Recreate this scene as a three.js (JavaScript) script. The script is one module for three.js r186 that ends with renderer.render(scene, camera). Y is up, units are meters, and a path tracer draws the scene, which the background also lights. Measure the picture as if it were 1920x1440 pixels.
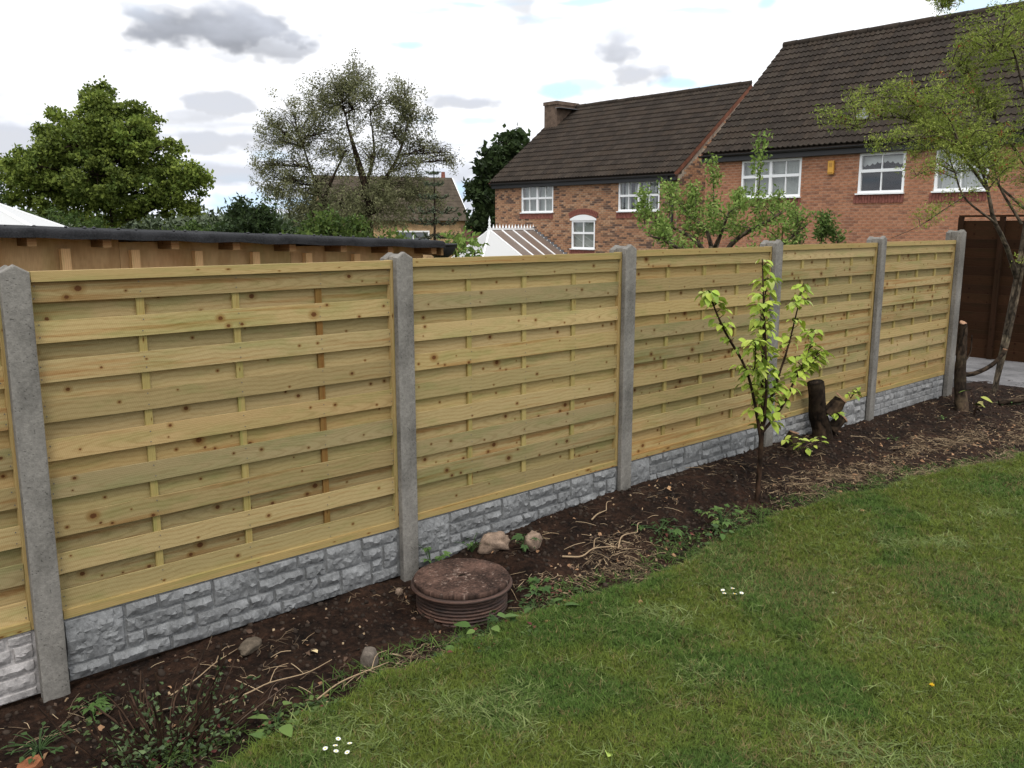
import * as THREE from 'three';
import { mergeGeometries, mergeVertices, toCreasedNormals } from 'three/addons/utils/BufferGeometryUtils.js';
import { ImprovedNoise } from 'three/addons/math/ImprovedNoise.js';

// ---------------------------------------------------------------- camera
const scene = new THREE.Scene();
const camera = new THREE.PerspectiveCamera(47.66, 4 / 3, 0.05, 3000);
const AZ = 0.8352;                                   // heading: angle from the fence line (+x) towards the back (-z)
const FWD = new THREE.Vector3(Math.cos(AZ), 0, -Math.sin(AZ)), RGT = new THREE.Vector3(Math.sin(AZ), 0, Math.cos(AZ));
camera.position.set(0, 2.06, 4.04);
camera.lookAt(new THREE.Vector3(0, 2.06 - 0.18098, 4.04).add(FWD));

const renderer = new THREE.WebGLRenderer({ antialias: true });
renderer.setSize(1024, 768);
renderer.toneMapping = THREE.LinearToneMapping;
renderer.toneMappingExposure = 1.16;
renderer.shadowMap.enabled = true;

// ---------------------------------------------------------------- random and noise
function rngOf(seed) { let a = seed >>> 0; return () => { a = (a + 0x6D2B79F5) | 0; let t = Math.imul(a ^ (a >>> 15), 1 | a); t = (t + Math.imul(t ^ (t >>> 7), 61 | t)) ^ t; return ((t ^ (t >>> 14)) >>> 0) / 4294967296; }; }
const IN = new ImprovedNoise();
const n3 = (x, y, z = 0.37) => IN.noise(x, y, z);
const fbm = (x, y, z = 0.37, o = 4) => { let s = 0, a = 0.5, f = 1; for (let i = 0; i < o; i++) { s += a * IN.noise(x * f, y * f, z + i * 7.31); a *= 0.5; f *= 2.03; } return s; };
const clamp = (v, a = 0, b = 1) => Math.min(b, Math.max(a, v));
const sst = (a, b, v) => { const t = clamp((v - a) / (b - a)); return t * t * (3 - 2 * t); };
const lerp = (a, b, t) => a + (b - a) * t;
// tileable noise on a torus-like lattice (hash based), period in cells
function tnoise(x, y, px, py, seed) {
  const xi = Math.floor(x), yi = Math.floor(y), fx = x - xi, fy = y - yi;
  const h = (i, j) => { i = ((i % px) + px) % px; j = ((j % py) + py) % py; let n = (Math.imul(i, 374761393) + Math.imul(j, 668265263) + Math.imul(seed, 974634777)) | 0; n = Math.imul(n ^ (n >>> 13), 1274126177); return ((n ^ (n >>> 16)) >>> 0) / 4294967296; };
  const u = fx * fx * (3 - 2 * fx), v = fy * fy * (3 - 2 * fy);
  return lerp(lerp(h(xi, yi), h(xi + 1, yi), u), lerp(h(xi, yi + 1), h(xi + 1, yi + 1), u), v);
}
const tfbm = (u, v, cx, cy, seed, o = 4) => { let s = 0, a = 0.5, t = 0; for (let i = 0; i < o; i++) { s += a * tnoise(u * cx, v * cy, cx, cy, seed + i * 17); t += a; a *= 0.55; cx *= 2; cy *= 2; } return s / t; };

// ---------------------------------------------------------------- sky: broken white overcast with grey cumulus bellies
{
  const W = 4096, H = 2048, data = new Float32Array(W * H * 4);
  const D = Math.PI / 180;
  // grey bellies: azimuth right of the heading, elevation, half sizes (degrees), depth
  const grey = [[-17.6, 11.6, 5.2, 1.75, .95], [-20.5, 12.2, 2.6, 1.0, .6], [-14.6, 10.9, 2.2, 1.5, .8], [-17.2, 10.0, 1.6, .5, .45], [-17.8, 7.4, 2.1, 1.2, .85], [-18.6, 5.2, 3.8, 1.1, .8], [-17.0, 3.4, 4.2, 1.0, .75], [-29.5, 4.6, 3.4, 1.9, .85], [-31, 7.4, 2, .7, .4], [-31.5, 10.6, 1.4, 1.5, .4],
    [6.3, 10.6, 1.3, 1.6, .8], [7.6, 9.3, 2.0, 1.0, .85], [-3.0, 7.7, 2.5, .75, .85], [.6, 13.4, 1.4, 1.6, .5], [-23.8, 9.8, .9, 1.1, .28], [-11.5, 6.0, 2.2, 1.0, .45], [-20, 6.4, 2.4, .7, .6], [-14.5, 6.6, 2.0, .6, .5], [-8, 4.2, 3.5, 1.4, .6], [-3.4, 3.2, 2.0, 1.2, .6], [-2.6, 1.6, 2.0, .8, .6], [30, 15.5, 5, 1.3, .45], [21, 18, 4, 2, .6], [-9, 18, 6, 2, .6], [-26, 17.5, 5, 1.6, .6], [8, 16.4, 4, 1.2, .5]];
  const blue = [[-28.2, 14.0, 1.3, .5, .9], [-25, 12.9, .9, .55, .85], [-26.6, 13.4, .5, .4, .6], [-6.3, 11.0, 1.1, .3, .8], [3.0, 8.4, 1.5, .5, .8], [4.6, 8.7, 1.6, .45, .6], [10.6, 8.7, 2.2, .4, .8], [12.4, 8.4, 1.4, .3, .7], [22.8, 13.4, 1.5, .5, .85], [28, 12.2, 3.6, 1.0, .7], [-2.4, 6.6, 2.6, .35, .6], [-16.4, 1.8, 2.6, .6, .75], [-15, 4.3, 1.2, .3, .5], [-3.0, 2.4, 1.4, .6, .8], [15.5, 13.0, .7, .4, .8], [1, 20, 5, 1.0, .6], [-1, 10.2, .8, .3, .4]];
  for (let j = 0; j < H; j++) {
    const el = ((j + 0.5) / H - 0.5) * Math.PI, y = Math.sin(el), c = Math.cos(el), ed = el / D;
    if (y < -.13) { for (let i = 0; i < W; i++) data.set([.1, .11, .08, 1], (j * W + i) * 4); continue; }
    for (let i = 0; i < W; i++) {
      const th = ((i + 0.5) / W - 0.5) * 2 * Math.PI, x = Math.cos(th) * c, z = Math.sin(th) * c;
      const az = Math.atan2(x * RGT.x + z * RGT.z, x * FWD.x + z * FWD.z) / D;
      const k = 1 / (Math.max(y, 0) + 0.16), sx = x * k, sz = z * k;
      const near = Math.abs(az) < 48 && ed < 27 && ed > -3;
      const w2 = fbm(sx * 3.2 - 7, sz * 3.2, 8.7, near ? 7 : 4), w3 = near ? fbm(az * 0.42, ed * 0.75, 1.7, 7) : 0, w4 = near ? fbm(az * .2, ed * .42, 5.9, 3) : 0;
      let g = 0, b = 0, under = 0;
      if (near) for (const [ca, ce, ra, re, d] of grey) { let dx = (az - ca + w4 * .8) / ra, dy = (ed - ce + w4 * .5) / re; if (dy < 0) dy *= 1.3; const q = Math.sqrt(dx * dx + dy * dy) - w3 * 1.45, v = d * sst(1.3, dy > 0 ? lerp(.6, .0, clamp(dy * 1.6)) : .5, q); if (v > g) { g = v; under = clamp(.5 - dy * .5); } }
      if (near) for (const [ca, ce, ra, re, d] of blue) { const dx = (az - ca) / ra, dy = (ed - ce) / re; b = Math.max(b, d * sst(1.3, .35, Math.sqrt(dx * dx + dy * dy) - w3 * 1.5)); }
      const outside = clamp(sst(30, 42, Math.abs(az)) + sst(15, 24, ed));
      if (near) { const ly = fbm(az * .1 + 3, ed * .75, 12.3, 6); g = Math.max(g, .72 * sst(-.1, .3, ly) * sst(10, 4, ed), .22 * sst(.05, .35, ly)); b = Math.max(b, .75 * sst(.1, .3, fbm(az * .16 - 9, ed * .9, 21.3, 5)) * sst(11, 13.5, ed), .7 * sst(.08, .26, fbm(az * .14, ed * 1.1, 27.1, 5)) * sst(4, 1.5, ed)); }
      const w1 = outside > 0 ? fbm(sx * 1.3 + 4, sz * 1.3, 3.1, 4) : 0;
      g = Math.max(g, outside * sst(.12, .42, w1 + .1) * .75, .5 * sst(.0, .34, w2) * sst(15, 3, ed), .22 * sst(.02, .3, w2));
      b = Math.max(b, outside * sst(.2, .4, w2) * .7) * (1 - g * .75);
      const hz = sst(8, 0, ed);
      let r = 1.13 - .2 * hz, gg = 1.14 - .17 * hz, bb = 1.17 - .1 * hz;
      r += w2 * .2; gg += w2 * .2; bb += w2 * .18;
      const tone = .33 + .42 * (1 - under) * (.55 + w3) + .3 * w2;
      r = lerp(r, tone * .93, g); gg = lerp(gg, tone * .985, g); bb = lerp(bb, tone * 1.12, g);
      r = lerp(r, .42, b * .85); gg = lerp(gg, .74, b * .85); bb = lerp(bb, 1.0, b * .85);
      const cie = 1 + .75 * sst(.2, .95, y); r *= cie; gg *= cie; bb *= cie;          // overcast: brightest overhead
      if (y < 0) { const t = sst(0, -.12, y); r = lerp(r, .1, t); gg = lerp(gg, .11, t); bb = lerp(bb, .08, t); }
      const o = (j * W + i) * 4; data[o] = r; data[o + 1] = gg; data[o + 2] = bb; data[o + 3] = 1;
    }
  }
  const sky = new THREE.DataTexture(data, W, H, THREE.RGBAFormat, THREE.FloatType);
  sky.mapping = THREE.EquirectangularReflectionMapping; sky.magFilter = THREE.LinearFilter; sky.minFilter = THREE.LinearFilter; sky.needsUpdate = true;
  scene.background = sky; scene.environment = sky;
}
// a veiled sun, high on the garden side
const sun = new THREE.DirectionalLight(new THREE.Color(1, 0.955, 0.88), 1.3);
sun.position.set(-6, 25, 13); sun.target.position.set(4, 0, 0);
sun.castShadow = true; sun.shadow.radius = 26; sun.shadow.mapSize.set(2048, 2048);
Object.assign(sun.shadow.camera, { left: -30, right: 30, top: 30, bottom: -30, near: 1, far: 90 });
scene.add(sun, sun.target);

// ---------------------------------------------------------------- object helpers
const taken = new Map();
function numbered(n) { const k = taken.get(n) || 0; taken.set(n, k + 1); return k ? `${n}_${String(k).padStart(3, '0')}` : n; }
function thing(name, label, category, [x, y, z] = [0, 0, 0], turn = 0, group) {
  const o = new THREE.Group(); o.name = numbered(name); o.position.set(x, y, z); o.rotation.y = turn;
  o.userData = { label, category }; if (group) o.userData.group = group; scene.add(o); return o;
}
function mesh(name, geo, mat, parent, pos, rot) {
  const m = new THREE.Mesh(geo, mat); m.name = parent ? name : numbered(name); m.castShadow = m.receiveShadow = true;
  if (pos) m.position.set(...pos); if (rot) m.rotation.set(...rot);
  (parent || scene).add(m); return m;
}
function struct(name, geo, mat) { const m = mesh(name, geo, mat); m.userData.kind = 'structure'; return m; }
function solo(name, geo, mat, label, category, pos, rot, group) { const m = mesh(name, geo, mat, null, pos, rot); m.userData = { label, category }; if (group) m.userData.group = group; return m; }
const _d = new THREE.Object3D();
function swarm(name, geo, mat, list, parent, kind) {        // list: {p:[x,y,z], r:Euler array | q, s:number|array, c:[r,g,b]}
  const m = new THREE.InstancedMesh(geo, mat, list.length); m.name = parent ? name : numbered(name); m.castShadow = m.receiveShadow = true;
  const col = new THREE.Color();
  list.forEach((e, i) => {
    _d.position.set(...e.p); if (e.q) _d.quaternion.copy(e.q); else _d.rotation.set(...(e.r || [0, 0, 0]));
    Array.isArray(e.s) ? _d.scale.set(...e.s) : _d.scale.setScalar(e.s ?? 1);
    _d.updateMatrix(); m.setMatrixAt(i, _d.matrix); if (e.c) m.setColorAt(i, col.setRGB(...e.c));
  });
  if (kind) m.userData.kind = kind;
  (parent || scene).add(m); return m;
}
const lin = (r, g, b) => new THREE.Color().setRGB(r, g, b);
const V = (x, y, z) => new THREE.Vector3(x, y, z);
function far(r, d, y = 0) { return [FWD.x * d + RGT.x * r, y, 4.04 + FWD.z * d + RGT.z * r]; }   // r metres to the right of the view axis, d metres away
const FACE = -(Math.PI / 2 - AZ);                          // turn that makes local x run along RGT

// geometry helpers
function bx(w, h, d, x = 0, y = 0, z = 0, sx = 1) { const g = new THREE.BoxGeometry(w, h, d, sx, 1, 1); g.translate(x, y, z); return g; }
function bevelBox(w, h, d, b = 0.003) {                     // box with chamfered long edges
  const s = new THREE.Shape(); const x = w / 2 - b, y = h / 2 - b;
  s.moveTo(-x, -y); s.lineTo(x, -y); s.lineTo(x, y); s.lineTo(-x, y); s.closePath();
  const g = new THREE.ExtrudeGeometry(s, { depth: d - 2 * b, bevelEnabled: true, bevelThickness: b, bevelSize: b, bevelSegments: 1 });
  g.translate(0, 0, -(d - 2 * b) / 2); return g;
}
function boxUV(g, su = 1, sv = 1, ou = 0, ov = 0) {         // metre uv by dominant normal
  if (!g.attributes.normal) g.computeVertexNormals();
  const p = g.attributes.position, n = g.attributes.normal, uv = new Float32Array(p.count * 2);
  for (let i = 0; i < p.count; i++) {
    const ax = Math.abs(n.getX(i)), ay = Math.abs(n.getY(i)), az = Math.abs(n.getZ(i)); let u, v;
    if (az >= ax && az >= ay) { u = p.getX(i); v = p.getY(i); } else if (ay >= ax) { u = p.getX(i); v = p.getZ(i) + .013; } else { u = p.getZ(i); v = p.getY(i); }
    uv[2 * i] = u * su + ou; uv[2 * i + 1] = v * sv + ov;
  }
  g.setAttribute('uv', new THREE.BufferAttribute(uv, 2)); return g;
}
function merge(list) { return mergeGeometries(list.map(g => { const q = g.index ? g.toNonIndexed() : g; for (const k of Object.keys(q.attributes)) if (!['position', 'normal', 'uv', 'color'].includes(k)) q.deleteAttribute(k); return q; }), false); }
function paint(g, r, gg, b) { const n = g.attributes.position.count, a = new Float32Array(n * 3); for (let i = 0; i < n; i++) { a[3 * i] = r; a[3 * i + 1] = gg; a[3 * i + 2] = b; } g.setAttribute('color', new THREE.BufferAttribute(a, 3)); return g; }
function tube(pts, radii, radial = 6, cap = true, bump = 0, seed = 0) {
  const P = [], N = [], U = [], I = []; let len = 0;
  let nrm = V(1, 0, 0);
  for (let i = 0; i < pts.length; i++) {
    const t = (i < pts.length - 1 ? pts[i + 1].clone().sub(pts[i]) : pts[i].clone().sub(pts[i - 1])).normalize();
    if (i && i < pts.length - 1) t.add(pts[i].clone().sub(pts[i - 1]).normalize()).normalize();
    if (i) len += pts[i].distanceTo(pts[i - 1]);
    nrm.sub(t.clone().multiplyScalar(nrm.dot(t))); if (nrm.lengthSq() < 1e-4) nrm = V(0, 0, 1).sub(t.clone().multiplyScalar(t.z)); nrm.normalize();
    const bi = t.clone().cross(nrm), r = Array.isArray(radii) ? radii[i] : radii;
    for (let k = 0; k <= radial; k++) {
      const a = k / radial * Math.PI * 2, d = nrm.clone().multiplyScalar(Math.cos(a)).add(bi.clone().multiplyScalar(Math.sin(a)));
      const rr = bump ? r * (1 + bump * n3(Math.cos(a) * 1.4 + seed, Math.sin(a) * 1.4, len / Math.max(r, .01) * .35 + seed)) : r;
      P.push(pts[i].x + d.x * rr, pts[i].y + d.y * rr, pts[i].z + d.z * rr); N.push(d.x, d.y, d.z); U.push(k / radial * Math.max(1, Math.round(r * 6 / .1)) * .1, len);
    }
  }
  const w = radial + 1;
  for (let i = 0; i < pts.length - 1; i++) for (let k = 0; k < radial; k++) { const a = i * w + k; I.push(a, a + 1, a + w, a + 1, a + w + 1, a + w); }
  if (cap) for (const e of [0, pts.length - 1]) { const c = P.length / 3; P.push(pts[e].x, pts[e].y, pts[e].z); const t = e ? pts[e].clone().sub(pts[e - 1]) : pts[0].clone().sub(pts[1]); t.normalize(); N.push(t.x, t.y, t.z); U.push(0, 0); for (let k = 0; k < radial; k++) e ? I.push(c, e * w + k, e * w + k + 1) : I.push(c, k + 1, k); }
  const g = new THREE.BufferGeometry(); g.setAttribute('position', new THREE.Float32BufferAttribute(P, 3)); g.setAttribute('normal', new THREE.Float32BufferAttribute(N, 3)); g.setAttribute('uv', new THREE.Float32BufferAttribute(U, 2)); g.setIndex(I); return g;
}
function curve(pts, n) { return new THREE.CatmullRomCurve3(pts).getPoints(n); }
function taper(n, a, b, p = 1) { return Array.from({ length: n + 1 }, (_, i) => lerp(a, b, Math.pow(i / n, p))); }
function leafGeo(L, W, { fold = .25, curl = .25, n = 4, tip = .5, stalk = 0 } = {}) {    // leaf along +z, lying in xz, upper side +y
  const P = [], I = [];
  const wd = t => Math.pow(Math.sin(Math.PI * Math.pow(t, tip)), .8);
  if (stalk) { const b = 0; P.push(-.0012, 0, 0, .0012, 0, 0, 0, 0, stalk); I.push(0, 2, 1); }
  const o = P.length / 3;
  for (let i = 0; i <= n; i++) {
    const t = i / n, w = W / 2 * (i === 0 || i === n ? 0.02 : wd(t)), z = stalk + t * L, y = -curl * L * t * t;
    P.push(-w, y + w * fold, z, 0, y, z, w, y + w * fold, z);
    if (i < n) { const a = o + i * 3; I.push(a, a + 3, a + 1, a + 1, a + 3, a + 4, a + 1, a + 4, a + 2, a + 2, a + 4, a + 5); }
  }
  const g = new THREE.BufferGeometry(); g.setAttribute('position', new THREE.Float32BufferAttribute(P, 3)); g.setIndex(I); g.computeVertexNormals(); return g;
}

// ---------------------------------------------------------------- textures
function tex(W, H, fn, { srgb = true, rep = [1, 1] } = {}) {
  const d = new Uint8Array(W * H * 4), o = [0, 0, 0];
  for (let j = 0; j < H; j++) for (let i = 0; i < W; i++) { fn(i / W, j / H, o, i, j); const k = (j * W + i) * 4; d[k] = clamp(o[0], 0, 255); d[k + 1] = clamp(o[1], 0, 255); d[k + 2] = clamp(o[2], 0, 255); d[k + 3] = 255; }
  const t = new THREE.DataTexture(d, W, H); t.wrapS = t.wrapT = THREE.RepeatWrapping; t.magFilter = THREE.LinearFilter; t.minFilter = THREE.LinearMipmapLinearFilter; t.generateMipmaps = true;
  if (srgb) t.colorSpace = THREE.SRGBColorSpace; t.repeat.set(...rep); t.needsUpdate = true; return t;
}
// sawn pine: 8 board strips stacked in v (0.1 m each), 1.9 m long in u
const woodMaps = (() => {
  const W = 2048, H = 1024, S = 8, R = rngOf(11), strips = [];
  for (let s = 0; s < S; s++) { const k = []; const nk = 4 + Math.floor(R() * 5); for (let i = 0; i < nk; i++) k.push([R(), .12 + R() * .76, .003 + R() * R() * .0105, R()]); strips.push({ k, off: R() * 50, tone: R(), arch: R() < .5 ? .2 + R() * .6 : null, ac: R(), green: R(), red: R() < .6 }); }
  const hgt = new Float32Array(W * H);
  const map = tex(W, H, (u, v, o, i, j) => {
    const s = Math.floor(v * S), st = strips[s], y = v * S - s, x = u;
    let ym = y * .1, xm = x * 1.9, defl = 0, knot = 0, halo = 0;
    for (const [ku, kv, kr, kt] of st.k) {
      let dx = xm - ku * 1.9; if (dx > .95) dx -= 1.9; if (dx < -.95) dx += 1.9; const dy = ym - kv * .1, q = Math.sqrt(dx * dx * .55 + dy * dy) / kr;
      if (q < 5) { defl += Math.sign(dy) * kr * 1.1 * Math.exp(-q * .55) * Math.exp(-Math.abs(dx) / (kr * 4)); const w = n3(dx * 400, dy * 400, ku * 90) * .25; knot = Math.max(knot, sst(1.15, .75, q + w)); halo = Math.max(halo, sst(3.0, 1.0, q + w * 2) * (.4 + .6 * kt)); }
    }
    const c2 = Math.cos(x * 6.2832), s2 = Math.sin(x * 6.2832);      // wrap along the length
    const wav = n3(c2 * 1.1 + st.off, s2 * 1.1, 2.2) * .022 + n3(c2 * 3 + st.off, s2 * 3, 5.2) * .006;
    let ring = (ym + wav - defl) * 190;
    if (st.arch !== null) { let dx = x - st.ac; dx -= Math.round(dx); ring = 26 * Math.sqrt(Math.pow((ym - st.arch * .1 + wav * .5 - defl) * 9, 2) + Math.pow(dx * 1.5, 2) * .5 + .02) * 2.4; }
    const gr = .5 + .5 * Math.sin(ring * 1.6 + 1.5 * n3(c2 * 8, s2 * 8, ym * 120 + st.off)), late = Math.pow(gr, 3);
    const fib = tnoise(x * 160, v * 900, 160, 900, 3 + s) - .5, blot = tfbm(x, v, 9, 18, 40 + s) - .5;
    const saw = .5 + .5 * Math.sin((x * 1.9 - y * .1 * .55) * 6.2832 / .0085 + 2 * n3(c2 * 4, s2 * 4, y * 2 + st.off));
    const t = st.tone;
    let r = 194 + t * 16 - 10, g = 174 + t * 14 - 9, b = 120 + t * 16;
    const lt = late * .085 + fib * .09 + (saw - .5) * .05;
    r *= 1 - lt * .75; g *= 1 - lt * .9; b *= 1 - lt * 1.15;
    const gn = clamp(blot * 1.6 + (st.green - .5) * .5); r -= gn * 34; g -= gn * 14; b -= gn * 22;
    const dk = clamp(tfbm(x, v, 5, 26, 90 + s) * 2.2 - 1.45); r -= dk * 26; g -= dk * 32; b -= dk * 30;
    if (st.red) { const rd = sst(.5, .8, tfbm(x, v, 3, 40, 77 + s)) * .5; r -= rd * 30; g -= rd * 58; b -= rd * 60; }
    r = lerp(r, 132, halo * .6); g = lerp(g, 96, halo * .6); b = lerp(b, 52, halo * .6);
    const kr2 = .85 + .3 * tnoise(x * 500, v * 1000, 500, 1000, 4); r = lerp(r, 92 * kr2, knot * .78); g = lerp(g, 54 * kr2, knot * .78); b = lerp(b, 30 * kr2, knot * .78);
    o[0] = r; o[1] = g; o[2] = b; hgt[j * W + i] = .55 - late * .12 + fib * .25 + (saw - .5) * .3 - knot * .1;
  });
  const bump = tex(W, H, (u, v, o, i, j) => { o[0] = o[1] = o[2] = hgt[j * W + i] * 255; }, { srgb: false });
  return { map, bump };
})();
const concreteMaps = (() => {
  const W = 512, h = new Float32Array(W * W);
  const map = tex(W, W, (u, v, o, i, j) => {
    const a = tfbm(u, v, 4, 4, 5, 5), b = tfbm(u, v, 60, 60, 9, 2), c = tnoise(u * 230, v * 230, 230, 230, 3), pit = tfbm(u, v, 90, 90, 31, 1) > .9 ? 1 : 0, st = tfbm(u, v, 14, 3, 21, 4);
    let k = 142 + (a - .5) * 62 + (b - .5) * 26 + (c - .5) * 16 + (st - .5) * 30 - pit * 34;
    o[0] = k * 1.0; o[1] = k * .985; o[2] = k * .965; h[j * W + i] = .5 + (b - .5) * .5 + (c - .5) * .3 - pit * .5;
  });
  return { map, bump: tex(W, W, (u, v, o, i, j) => { o[0] = o[1] = o[2] = h[j * W + i] * 255; }, { srgb: false }) };
})();
const rockMaps = (() => {
  const W = 512, h = new Float32Array(W * W);
  const map = tex(W, W, (u, v, o, i, j) => {
    const a = tfbm(u, v, 7, 7, 15, 5), b = tfbm(u, v, 40, 40, 19, 3), c = tnoise(u * 220, v * 220, 220, 220, 6);
    const k = 152 + (a - .5) * 60 + (b - .5) * 40 + (c - .5) * 22; o[0] = k * .99; o[1] = k; o[2] = k * 1.01; h[j * W + i] = a * .5 + b * .35 + c * .15;
  });
  return { map, bump: tex(W, W, (u, v, o, i, j) => { o[0] = o[1] = o[2] = h[j * W + i] * 255; }, { srgb: false }) };
})();
const soilMaps = (() => {
  const W = 1024, h = new Float32Array(W * W);
  const map = tex(W, W, (u, v, o, i, j) => {
    const a = tfbm(u, v, 6, 6, 55, 5), b = tfbm(u, v, 50, 50, 59, 4), c = tnoise(u * 400, v * 400, 400, 400, 8);
    const k = .62 + (a - .5) * .75 + (b - .5) * .8 + (c - .5) * .25, red = tfbm(u, v, 10, 10, 71, 4);
    o[0] = 66 * k + red * 12; o[1] = 53 * k + red * 5; o[2] = 44 * k + red * 2;
    if (c > .985 && b > .5) { o[0] += 60; o[1] += 54; o[2] += 44; }
    h[j * W + i] = a * .4 + b * .5 + c * .1;
  });
  return { map, bump: tex(W, W, (u, v, o, i, j) => { o[0] = o[1] = o[2] = h[j * W + i] * 255; }, { srgb: false }) };
})();
const turfMap = tex(1024, 1024, (u, v, o) => {
  const a = tfbm(u, v, 5, 5, 155, 4), b = tfbm(u, v, 70, 70, 159, 3), c = tnoise(u * 420, v * 420, 420, 420, 18), t = sst(.45, .7, a);
  const k = .55 + b * .7 + (c - .5) * .4; o[0] = lerp(48, 66, t) * k; o[1] = lerp(58, 60, t) * k; o[2] = lerp(28, 34, t) * k;
});
const barkMaps = (() => {
  const W = 256, H = 512, h = new Float32Array(W * H);
  const map = tex(W, H, (u, v, o, i, j) => {
    const a = tfbm(u, v, 14, 5, 255, 4), b = tfbm(u, v, 50, 30, 259, 3), cr = Math.pow(1 - Math.abs(a * 2 - 1), 5);
    const k = .7 + (a - .5) * .6 + (b - .5) * .5 - cr * .35, li = sst(.58, .75, tfbm(u, v, 5, 9, 263, 3)) * .35;
    o[0] = 150 * k + li * 40; o[1] = 138 * k + li * 46; o[2] = 122 * k + li * 34; h[j * W + i] = .6 + (b - .5) * .5 - cr * .5;
  });
  return { map, bump: tex(W, H, (u, v, o, i, j) => { o[0] = o[1] = o[2] = h[j * W + i] * 255; }, { srgb: false }) };
})();
const grainMaps = (() => {                                  // neutral mottling for bricks, tiles, felt
  const W = 512, h = new Float32Array(W * W);
  const map = tex(W, W, (u, v, o, i, j) => { const a = tfbm(u, v, 8, 8, 355, 5), b = tfbm(u, v, 70, 70, 359, 3), c = tnoise(u * 256, v * 256, 256, 256, 28); const k = 205 + (a - .5) * 90 + (b - .5) * 80 + (c - .5) * 30; o[0] = k; o[1] = k * .99; o[2] = k * .98; h[j * W + i] = .5 + (b - .5) * .7 + (c - .5) * .3; });
  return { map, bump: tex(W, W, (u, v, o, i, j) => { o[0] = o[1] = o[2] = h[j * W + i] * 255; }, { srgb: false }) };
})();
const tileMap = tex(1024, 1024, (u, v, o) => {               // roof tiles: mottled, with sparse pale lichen specks
  const a = tfbm(u, v, 8, 8, 655, 5), b = tfbm(u, v, 70, 70, 659, 3), sp = tfbm(u, v, 150, 150, 661, 1), gr = tfbm(u, v, 20, 20, 667, 3); const k = 200 + (a - .5) * 60 + (b - .5) * 50;
  o[0] = k; o[1] = k * (.985 + .03 * sst(.55, .7, gr)); o[2] = k * .97; if (sp > .975) { o[0] = 255; o[1] = 255; o[2] = 250; }
});
const rustMaps = (() => {
  const W = 512, h = new Float32Array(W * W);
  const map = tex(W, W, (u, v, o, i, j) => {
    const a = tfbm(u, v, 5, 5, 455, 5), b = tfbm(u, v, 60, 60, 459, 3), c = tnoise(u * 256, v * 256, 256, 256, 38), rr = Math.hypot(u - .5, v - .47);
    const k = .75 + (a - .5) * .8 + (b - .5) * .6; let r = 104 * k, g = 84 * k, bl = 74 * k;
    const sc = .7 * sst(.66, .86, tfbm(u, v, 30, 30, 463, 4) + .16 * (c - .5) + .12 * sst(.3, .05, rr)); r = lerp(r, 196, sc * .75); g = lerp(g, 184, sc * .75); bl = lerp(bl, 170, sc * .75);
    o[0] = r; o[1] = g; o[2] = bl; h[j * W + i] = .5 + (b - .5) * .8 + (c - .5) * .2;
  });
  return { map, bump: tex(W, W, (u, v, o, i, j) => { o[0] = o[1] = o[2] = h[j * W + i] * 255; }, { srgb: false }) };
})();

// ---------------------------------------------------------------- materials
const std = (o) => new THREE.MeshPhysicalMaterial({ roughness: .9, metalness: 0, side: THREE.DoubleSide, specularIntensity: (o.roughness ?? .9) > .7 ? .25 : 1, ...o });
const M = {};
M.wood = [[.72, .69, .62], [.6, .58, .52], [.82, .78, .67], [.52, .525, .485], [.72, .65, .54], [.64, .645, .57], [.78, .755, .69]].map(c => std({ color: lin(...c), map: woodMaps.map, bumpMap: woodMaps.bump, bumpScale: .0012, roughness: .82 }));
M.batten = std({ color: lin(.66, .67, .48), map: woodMaps.map, bumpMap: woodMaps.bump, bumpScale: .001, roughness: .85 });
M.battenBrown = std({ color: lin(.38, .27, .16), map: woodMaps.map, roughness: .85 });
M.rail = std({ color: lin(.73, .675, .54), map: woodMaps.map, bumpMap: woodMaps.bump, bumpScale: .001, roughness: .8 });
M.concrete = std({ color: lin(.66, .64, .595), map: concreteMaps.map, bumpMap: concreteMaps.bump, bumpScale: .0022, roughness: .92 });
M.rock = std({ color: lin(.63, .625, .61), map: rockMaps.map, bumpMap: rockMaps.bump, bumpScale: .0035, roughness: .93 });
M.rockPale = std({ color: lin(1.15, 1.06, 1.0), map: rockMaps.map, bumpMap: rockMaps.bump, bumpScale: .005, roughness: .93 });
M.rockWarm = std({ color: lin(.78, .76, .73), map: rockMaps.map, bumpMap: rockMaps.bump, bumpScale: .005, roughness: .93 });
M.soil = std({ color: lin(.62, .54, .48), map: soilMaps.map, bumpMap: soilMaps.bump, bumpScale: .018, roughness: .96 });
M.turf = std({ map: turfMap, roughness: .97 });
M.bark = std({ color: lin(.32, .26, .22), map: barkMaps.map, bumpMap: barkMaps.bump, bumpScale: .006 });
M.barkGrey = std({ color: lin(.72, .67, .6), map: barkMaps.map, bumpMap: barkMaps.bump, bumpScale: .005 });
M.barkDark = std({ color: lin(.24, .185, .15), map: barkMaps.map, bumpMap: barkMaps.bump, bumpScale: .008 });
M.barkRed = std({ color: lin(.3, .2, .16), map: barkMaps.map, bumpMap: barkMaps.bump, bumpScale: .003, roughness: .75 });
M.cut = std({ color: lin(.5, .3, .19), map: grainMaps.map });
M.leafInst = std({ color: lin(1, 1, 1), roughness: .7 });
M.leafSoft = new THREE.MeshPhysicalMaterial({ color: lin(1, 1, 1), roughness: .62, specularIntensity: .3, transmission: .3, thickness: 0, side: THREE.DoubleSide });
M.leafSoft.roughness = .9;
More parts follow.
